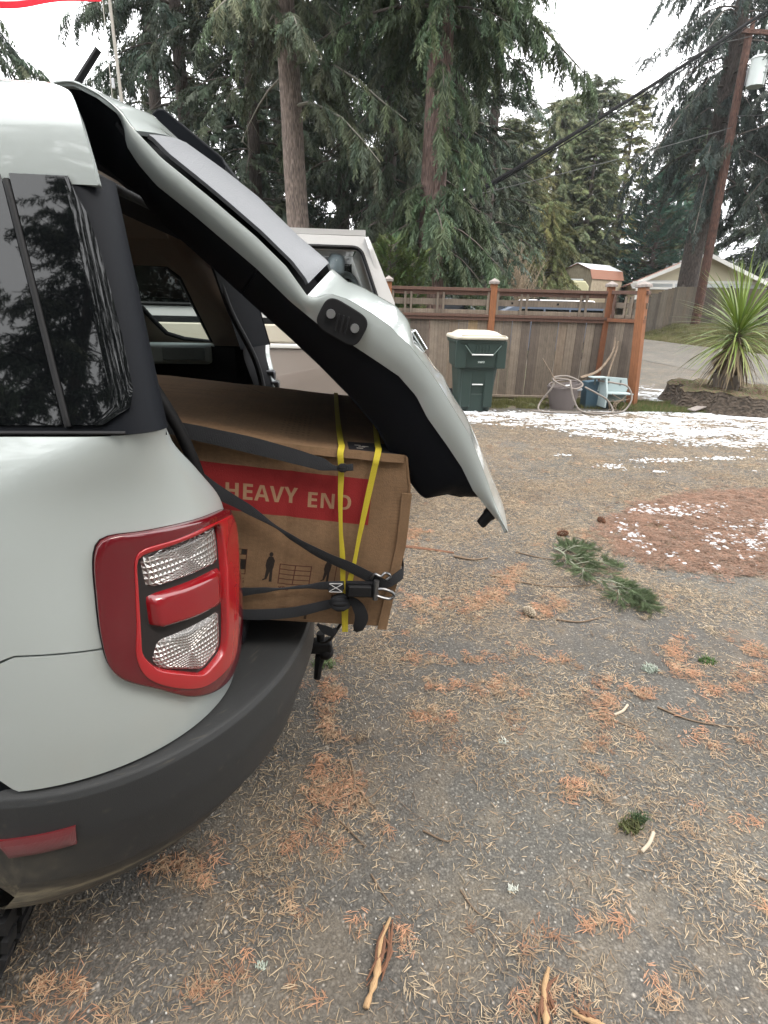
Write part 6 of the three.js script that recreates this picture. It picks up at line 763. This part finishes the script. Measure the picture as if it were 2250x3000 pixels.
{
  const nm = std([1, 1, 1], 0.85, { side: THREE.DoubleSide }), loose = [needleClump(20, 0.10, 0.010, 0.026, 0.002, 0.0007), needleClump(22, 0.11, 0.008, 0.022, 0.002, 0.0007), needleClump(18, 0.10, 0.012, 0.030, 0.003, 0.0008)], dense = [needleClump(16, 0.026, 0.014, 0.034, 0.007, 0.0009), needleClump(20, 0.034, 0.012, 0.032, 0.006, 0.0009)];
  const tanC = () => { const k = rr(0.6, 1.25), t = rnd(); return t < 0.55 ? [0.36 * k, 0.28 * k, 0.185 * k] : t < 0.82 ? [0.28 * k, 0.19 * k, 0.115 * k] : [0.13 * k, 0.095 * k, 0.07 * k]; }, rustC = () => { const k = rr(0.6, 1.3); return rnd() < 0.6 ? [0.34 * k, 0.18 * k, 0.105 * k] : [0.33 * k, 0.22 * k, 0.135 * k]; };
  const L = [[], [], []], D = [[], []];
  for (let i = 0; i < 80000; i++) { const far = rnd(), z = far < 0.27 ? rr(-2.2, 0.2) : far < 0.62 ? rr(-4.5, -2.2) : rr(-7.6, -4.5), x = z > -2.2 ? rr(-1.9, 2.4) : z > -4.5 ? rr(-2.2, 4.6) : rr(-1.5, 7.2); if (moundE(x, z) < 1) continue;
    const keep = (0.20 + 0.30 * n2(x * 1.1, z * 1.1) + 0.25 * n2(x * 3.3 + 9, z * 3.3)) * (z > -2 ? 0.8 : 1) + 0.34 * sstep(-2.2, -3.4, z); if (rnd() > keep) continue; L[i % 3].push([x, 0.005, z, rr(0.8, 1.25), tanC()]); }
  for (const s of SEG) { const len = Math.hypot(s[2] - s[0], s[3] - s[1]), w = s[4], nn = Math.round((len + 2 * w) * (2 * w + 0.03) * 2300); for (let i = 0; i < nn; i++) { const f = rr(-0.12, 1.12), o = w * 1.3 + 0.03, x = lerp(s[0], s[2], f) + rr(-o, o), z = lerp(s[1], s[3], f) + rr(-o, o), e = segD(x, z) + 0.02 * n2(x * 12, z * 12) + 0.018 * n2(x * 30, z * 30); if (e > 0 && rnd() > 0.55 * Math.exp(-e * 45)) continue; if (n2(x * 22 + 3, z * 22) < -0.45) continue; D[i % 2].push([x, 0.005, z, rr(0.75, 1.25), rustC()]); } }
  for (let i = 0; i < 34000; i++) { const x = rr(1.7, 4.85), z = rr(-4.45, -2.45), e = moundE(x, z); if (e > 1 && rnd() > Math.exp(-(e - 1) * 22)) continue; if (e < 1 && n2(x * 3, z * 3) + 0.5 * n2(x * 9, z * 9) < -0.75) continue; D[i % 2].push([x, Math.max(0.006, moundY(x, z)), z, rr(0.8, 1.4), (() => { const k = rr(0.6, 1.25); return rnd() < 0.6 ? [0.27 * k, 0.155 * k, 0.105 * k] : [0.22 * k, 0.15 * k, 0.11 * k]; })()]); }
  for (let i = 0; i < 26000; i++) { const z = rnd() < 0.5 ? rr(-2.6, 0) : rr(-6.8, -2.6), x = rr(-1.6, z > -2.6 ? 2.3 : 5.5), k = n2(x * 2.6 + 31, z * 2.6) * 0.6 + n2(x * 7.5, z * 7.5 + 17) * 0.55; if (k < 0.5 || rnd() > 0.5) continue; D[i % 2].push([x, 0.005, z, rr(0.75, 1.2), rnd() < 0.5 ? rustC() : tanC()]); }
  for (let i = 0; i < 900; i++) { const x = rr(1.2, 8), z = rr(-7.8, -5.4); L[i % 3].push([x, 0.017, z, rr(0.6, 1.1), rnd() < 0.6 ? tanC() : [0.1, 0.075, 0.05]]); }
  L.forEach((s, i) => scatter('fallen_needles', loose[i], nm, s, ['tan fir needles scattered loosely over the asphalt', 'short pale needles strewn over the driveway', 'longer dry needles lying singly on the asphalt'][i], 'needles'));
  D.forEach((s, i) => scatter('needle_drift', dense[i], nm, s, ['rust orange needles drifted into clumps on the driveway', 'matted orange brown needle drifts on drive and mound'][i], 'needles'));
  // pale grit and crumbs of lichen
  const grit = new THREE.DodecahedronGeometry(0.0036, 0), gs = []; for (let i = 0; i < 2600; i++) { const z = rr(-5, 0), x = rr(-1.5, z > -2 ? 2 : 4); gs.push([x, 0.006, z, rr(0.25, 0.8), (() => { const k = rr(0.2, 0.5); return [k, k * 0.98, k * 0.93]; })()]); } scatter('pale_grit', grit, std([1, 1, 1], 0.9), gs, 'pale grit and crumbs dotted over the asphalt', 'grit');
  console.log('needles', L.map((s) => s.length), D.map((s) => s.length), 'sprays', counts.sprays);
}
{ // snow gone to crumbs: a dusting on the mound, streaks on the drive, the ragged front of the snow by the fence
  const g = new THREE.IcosahedronGeometry(0.011, 1); g.scale(1.25, 0.42, 1); const P = g.attributes.position; for (let i = 0; i < P.count; i++) { const k = 1 + 0.35 * n3(P.getX(i) * 90, P.getY(i) * 90, P.getZ(i) * 90); P.setXYZ(i, P.getX(i) * k, P.getY(i) * k, P.getZ(i) * k); } g.computeVertexNormals();
  const a = [], b = [], w = () => { const k = rr(0.8, 1.12); return [k, k, k]; };
  for (let i = 0; i < 60000; i++) { const x = rr(1.9, 4.7), z = rr(-4.2, -2.6), e = moundE(x, z); if (e > 1) continue; const k = Math.max(0.9 * Math.exp(-(((z + 3.2 + (x - 2.9) * 0.10) / 0.17) ** 2)) * sstep(2.2, 2.8, x), 0.8 * Math.exp(-(((z + 3.74 - (x - 2.2) * 0.05) / 0.16) ** 2)) * sstep(3.2, 2.3, x), 0.35 * Math.exp(-(((e - 0.93) / 0.06) ** 2)) * sstep(2.8, 2.1, x)) * sstep(-0.2, 0.7, fray(x * 1.2 + 9, z)); if (rnd() > k * 0.62) continue; a.push([x, Math.max(0.006, moundY(x, z)) + 0.006, z, rr(0.35, 1.25), w()]); }
  for (let i = 0; i < 30000; i++) { const x = rr(2.1, 5.6), z = rr(-5.6, -4.0); let k = 0; for (const [p, q, r, s] of [[2.75, -4.9, 0.3, 0.13], [3.35, -5.15, 0.5, 0.12], [4.1, -5.2, 0.55, 0.09], [4.45, -4.75, 0.5, 0.06], [4.2, -4.35, 0.16, 0.07], [3.1, -4.75, 0.1, 0.05], [2.4, -5.35, 0.12, 0.06]]) k = Math.max(k, 1 - Math.hypot((x - p) / r, (z - q) / s)); if (rnd() > k * sstep(-0.4, 0.6, fray(x + 7, z))) continue; b.push([x, 0.008, z, rr(0.35, 1.1), w()]); }
  for (let i = 0; i < 26000; i++) { const x = rr(1.2, 9), front = interp(x, [1, 1.9, 2.6, 3.3, 4.2, 5.4, 6.5, 9], [-7.2, -6.95, -6.6, -6.1, -5.7, -5.55, -5.7, -5.5]), z = front + rr(-1.1, 0.35); if (rnd() > 0.3 * sstep(0.35, -0.5, z - front) * sstep(-0.3, 0.8, fray(x * 1.1, z))) continue; b.push([x, 0.010, z, rr(0.5, 1.9), w()]); }
  scatter('snow_crumbs', g, M.snow, a, 'thin dusting of snow crumbs on the rust coloured mound', 'snow'); scatter('snow_crumbs', g, M.snow, b, 'crumbling snow scattered over the open driveway', 'snow');
}
{ // sticks, cones, lichen, bough, moss
  const wood = std([0.52, 0.33, 0.17], 0.9, { map: rep(grainMap, 0.6, 6), bumpMap: rep(grainMap, 0.6, 6), bumpScale: 0.002 }), bark = std([0.24, 0.12, 0.07], 0.95, { map: rep(barkMap, 1, 2) }), twigM = std([0.15, 0.105, 0.07], 0.95), pale = std([0.40, 0.34, 0.26], 0.9);
  const splint = (a, b, r, label) => { const g = thing('splintered_stick', label, 'stick', [(a[0] + b[0]) / 2, 0.004, (a[1] + b[1]) / 2], 0, 'splintered sticks'), dx = b[0] - a[0], dz = b[1] - a[1], pt = (t, o, y) => [dx * (t - 0.5) - dz * o, y, dz * (t - 0.5) + dx * o]; mesh('core', tube(curve([pt(0, 0, r), pt(0.35, 0.03, r * 1.2), pt(0.7, -0.02, r * 1.1), pt(1, 0.02, r)], 14), (t, k) => r * (0.7 + 0.35 * n2(t * 5, r * 900) + 0.2 * n2(t * 19, 4)) * (1 - 0.5 * t * t * t), 8), wood, g); for (let i = 0; i < 6; i++) mesh('bark_strip', tube(curve([pt(rr(0, .5), rr(-.07, .15), r * 0.7), pt(rr(.4, .7), rr(-.05, .14), r * 1.3), pt(rr(.6, 1.05), rr(-.1, .18), r * rr(0.3, 1.2))], 8), (t) => r * 0.3 * (0.4 + Math.sin(t * 3.1) + 0.3 * n2(t * 8, i)), 5), bark, g); };
  splint([0.065, -0.745], [0.135, -0.93], 0.0105, 'pale splintered stick with torn bark lying on the driveway'); splint([0.42, -0.64], [0.49, -0.79], 0.010, 'splintered stick end beside the drift of orange needles'); splint([0.585, -0.655], [0.51, -0.705], 0.008, 'short bare stick pointing away from the splintered ones');
  const tw = (pts, r, label, m = twigM) => tag(mesh('fallen_twig', tube(curve(pts.map(([x, z]) => [x, r + 0.005, z]), 16), (t) => r * (1 - 0.5 * t), 6), m), label, 'twig', 'twigs on the driveway');
  const tl = 'thin brown twig lying among the needles';
  tw([[0.06, -1.45], [0.07, -1.36], [0.055, -1.27]], 0.004, tl); tw([[0.02, -1.22], [0.06, -1.17], [0.09, -1.13]], 0.0035, tl); tw([[0.08, -1.34], [0.1, -1.29], [0.13, -1.26]], 0.003, tl); tw([[0.06, -1.28], [0.12, -1.3], [0.17, -1.36]], 0.0035, tl); tw([[0.26, -1.17], [0.33, -1.13], [0.37, -1.16]], 0.003, tl); tw([[1.15, -0.96], [1.2, -0.92], [1.3, -0.86]], 0.003, tl); tw([[1.0, -1.62], [1.07, -1.55], [1.13, -1.5]], 0.003, tl); tw([[-0.14, -1.23], [-0.20, -1.17], [-0.28, -1.12]], 0.003, tl); tw([[0.9, -2.75], [1.05, -2.66], [1.2, -2.6], [1.42, -2.6]], 0.005, tl); tw([[1.15, -3.05], [1.3, -2.95], [1.45, -2.92]], 0.004, tl); tw([[0.75, -3.0], [0.85, -2.95], [0.95, -2.97]], 0.008, tl); tw([[1.1, -2.27], [1.2, -2.24], [1.35, -2.28]], 0.005, tl); tw([[3.0, -3.2], [3.5, -3.15], [4.1, -3.3]], 0.01, 'long dark stick across the needle mound'); tw([[0.1, -1.05], [0.13, -0.99], [0.15, -0.96]], 0.0025, tl); tw([[0.33, -0.99], [0.36, -0.93], [0.41, -0.9]], 0.0025, tl); tw([[1.25, -1.63], [1.34, -1.55], [1.5, -1.5]], 0.004, tl);
  tag(mesh('peeled_stick', tube(curve([[0.868, 0.009, -1.055], [0.90, 0.011, -1.075], [0.935, 0.009, -1.11]], 8), 0.0055, 8), pale), 'short pale peeled stick beside the moss tuft', 'stick'); tag(mesh('peeled_stick', tube(curve([[1.06, 0.008, -1.6], [1.1, 0.01, -1.615], [1.14, 0.008, -1.65]], 8), 0.005, 8), pale), 'short pale stick by the orange needle stripe', 'stick');
  tag(mesh('bark_scrap', tube(curve([[0.46, 0.012, -3.17], [0.6, 0.014, -3.12], [0.76, 0.01, -3.06]], 8), (t) => 0.016 * (1 - 0.4 * t), 6).scale(1, 0.6, 1), bark), 'reddish strip of bark lying behind the tailgate', 'bark');
  // cones
  const coneG = (() => { const g = []; for (let i = 0; i < 70; i++) { const t = i / 70, a = i * 2.4, r = 0.02 * Math.sin(Math.PI * (0.12 + 0.85 * t)); g.push(new THREE.SphereGeometry(0.0075, 5, 4).scale(1, 0.5, 0.8).translate(r, 0, 0).rotateY(a).translate(0, (t - 0.5) * 0.075, 0)); } return merge(g).rotateZ(Math.PI / 2); })();
  [[1.55, -3.3], [1.93, -3.52], [4.62, -5.0], [0.98, -2.33]].forEach(([x, z], i) => { const m = tag(mesh('fir_cone', coneG, i === 3 ? pale : bark), ['fir cone lying by the green bough tip', 'fir cone on the small rust patch near the mound', 'lone fir cone out on the snowy drive', 'pale bleached cone beside the hooked needle drift', 'fir cone under the rear bumper corner'][i], 'cone', 'fir cones'); m.position.set(x, 0.022, z); m.rotation.y = i * 1.7; });
  // the broken green bough
  seed = 404; const bough = thing('fir_bough', 'broken green fir bough lying on the driveway', 'bough', [1.45, 0.006, -2.74]); bough.scale.setScalar(0.66);
  const spine = curve([[-0.07, 0.02, -0.50], [-0.05, 0.04, -0.36], [-0.06, 0.05, -0.12], [0.0, 0.05, 0.15], [0.10, 0.03, 0.36], [0.24, 0.015, 0.46]], 40); mesh('stem', tube(spine, (t) => 0.010 * (1 - 0.75 * t), 7), lichen, bough);
  const tw2 = [], ms = [], cs = []; const nd = (() => { const p = [], ix = []; for (let i = 0; i < 60; i++) { const t = i / 60, a = rr(0, 6.28), x = 0.10 * t, L = rr(0.018, 0.03), d = V(0.6, Math.cos(a) * 0.55 + 0.1, Math.sin(a)).normalize(), b = p.length / 3, w = 0.0013; p.push(x, -w, 0, x, w, 0, x + d.x * L, d.y * L, d.z * L); ix.push(b, b + 1, b + 2); } return buf(p, null, ix); })();
  for (let i = 0; i < 17; i++) { const t = (i + 0.5) / 17, s = spine[Math.floor(t * 39)], a0 = (i % 5 === 4 ? rr(2.0, 2.8) : lerp(-0.55, 1.1, t) + rr(-0.35, 0.35)), L0 = (i % 5 === 4 ? 0.12 : 0.14 + 0.24 * Math.sin(Math.PI * Math.min(1, 0.2 + 0.75 * t)) * rr(0.6, 1.2)), lift = rr(0.02, 0.09), br = []; for (let k = 0; k <= 7; k++) { const f = k / 7; br.push([s[0] + Math.cos(a0) * L0 * f, Math.max(0.01, s[1] * (1 - f) + lift * Math.sin(f * 2.6)), s[2] + Math.sin(a0) * L0 * f + 0.08 * f * f]); } tw2.push(tube(br, (f) => 0.0045 * (1 - 0.6 * f), 5, false));
    for (let j = 0; j < 9; j++) { const f0 = rr(0.15, 0.95), q = br[Math.floor(f0 * 7)], an = a0 + (j % 2 ? 1 : -1) * rr(0.35, 0.95), L = rr(0.06, 0.13) * (1.1 - 0.4 * f0), pts = []; for (let k = 0; k <= 3; k++) { const f = k / 3; pts.push([q[0] + Math.cos(an) * L * f, Math.max(0.008, q[1] + rr(-0.01, 0.012) - 0.012 * f), q[2] + Math.sin(an) * L * f + 0.02 * f * f]); } tw2.push(tube(pts, 0.0018, 3, false));
      for (let k = 0; k < 6; k++) { const f = rr(0, 0.9), w = Math.min(2, Math.floor(f * 3)), p = V(...pts[w]).lerp(V(...pts[w + 1]), f * 3 - w), ya = -an + rr(-0.5, 0.5); X4.compose(p, Q4.setFromEuler(E4.set(rr(-.6, .6), ya, rr(-0.25, 0.3), 'YZX')), V(1, 1, 1).multiplyScalar(rr(0.6, 1.1))); ms.push(X4.clone()); const c = rr(0.6, 1.5); cs.push([0.13 * c, 0.175 * c, 0.09 * c]); } } }
  mesh('twigs', merge(tw2), lichen, bough); const im = new THREE.InstancedMesh(nd, phys([1, 1, 1], 0.6, { side: THREE.DoubleSide, transmission: 0.15, thickness: 0 }), ms.length); ms.forEach((m, i) => { im.setMatrixAt(i, m); im.setColorAt(i, C(...cs[i])); }); im.name = 'needles'; im.userData.kind = 'stuff'; im.castShadow = im.receiveShadow = true; bough.add(im);
  // moss and lichen tufts
  const tuft = (x, z, r, n, h, col, label, cat) => { const g = []; for (let i = 0; i < n; i++) { const a = rr(0, 6.28), d = r * Math.sqrt(rnd()), L = h * rr(0.5, 1.2), l = rr(-0.6, 0.6); g.push(tube([[Math.cos(a) * d, 0.004, Math.sin(a) * d * 0.7], [Math.cos(a) * d + l * L * 0.4, L * 0.7, Math.sin(a) * d * 0.7 + rr(-.4, .4) * L], [Math.cos(a) * d + l * L, L, Math.sin(a) * d * 0.7 + rr(-.7, .7) * L]], [0.0022, 0.0016, 0.0006], 3, false)); } const t = thing('plant_tuft', label, cat, [x, 0, z]); mesh('stems', merge(g), std(col, 0.95), t); };
  tuft(0.876, -1.135, 0.035, 90, 0.03, [0.10, 0.11, 0.04], 'small olive moss tuft growing in a crack of the drive', 'moss'); tuft(0.91, -1.155, 0.02, 50, 0.035, [0.05, 0.085, 0.035], 'tiny dark green sprig touching the moss tuft', 'moss'); tuft(1.35, -1.857, 0.035, 70, 0.025, [0.42, 0.47, 0.40], 'pale grey green lichen scrap on bare asphalt', 'lichen'); tuft(-0.03, -1.98, 0.05, 90, 0.03, [0.16, 0.22, 0.10], 'grassy green tuft below the tow hitch', 'moss'); tuft(1.636, -1.9, 0.04, 80, 0.02, [0.06, 0.12, 0.03], 'green moss sprig between two orange drifts', 'moss'); tuft(0.47, -0.98, 0.014, 26, 0.014, [0.6, 0.62, 0.56], 'white lichen crumb near splintered sticks', 'lichen'); tuft(-0.17, -0.85, 0.012, 26, 0.014, [0.42, 0.47, 0.40], 'lichen crumb on a small heap of needles', 'lichen'); tuft(0.6, -1.5, 0.02, 30, 0.014, [0.62, 0.64, 0.58], 'pale lichen fleck on asphalt', 'lichen');
  // grass at the fence foot and on the bank
  const blade = (() => { const p = [], ix = []; for (let i = 0; i < 22; i++) { const x = rr(-.06, .06), z = rr(-.06, .06), h = rr(0.03, 0.08), lx = rr(-.04, .04), lz = rr(-.04, .04), w = 0.0028, b = p.length / 3; p.push(x - w, 0, z, x + w, 0, z, x + lx, h, z + lz); ix.push(b, b + 1, b + 2); } return buf(p, null, ix); })(), gm = std([1, 1, 1], 0.9, { side: THREE.DoubleSide }), gs = [];
  for (let i = 0; i < 9000; i++) { const t = rnd(); let x, z, y = 0.004, s = 1; if (t < 0.16) { x = rr(4.35, 5.5); z = rr(-8.6, -7.85) + (x - 4.4) * 0.12; } else if (t < 0.34) { x = rr(1.2, 4.4); z = rr(-8.75, -8.0); if (n2(x * 3, z * 3) < 0.0) continue; } else { x = rr(15.1, 19); z = rr(-28, -14); y = bankY(x, z); s = 2.2; } const k = rr(0.6, 1.3), g = t < 0.16 ? (rnd() < 0.35 ? [0.2 * k, 0.16 * k, 0.08 * k] : [0.09 * k, 0.13 * k, 0.035 * k]) : t < 0.34 ? [0.13 * k, 0.13 * k, 0.045 * k] : rnd() < 0.5 ? [0.14 * k, 0.15 * k, 0.05 * k] : [0.22 * k, 0.19 * k, 0.10 * k]; gs.push([x, y, z, s * rr(0.7, 1.2), g]); }
  scatter('rough_grass', blade, gm, gs, 'rough winter grass at the fence foot and on the road bank', 'grass');
}
renderer.render(scene, camera);
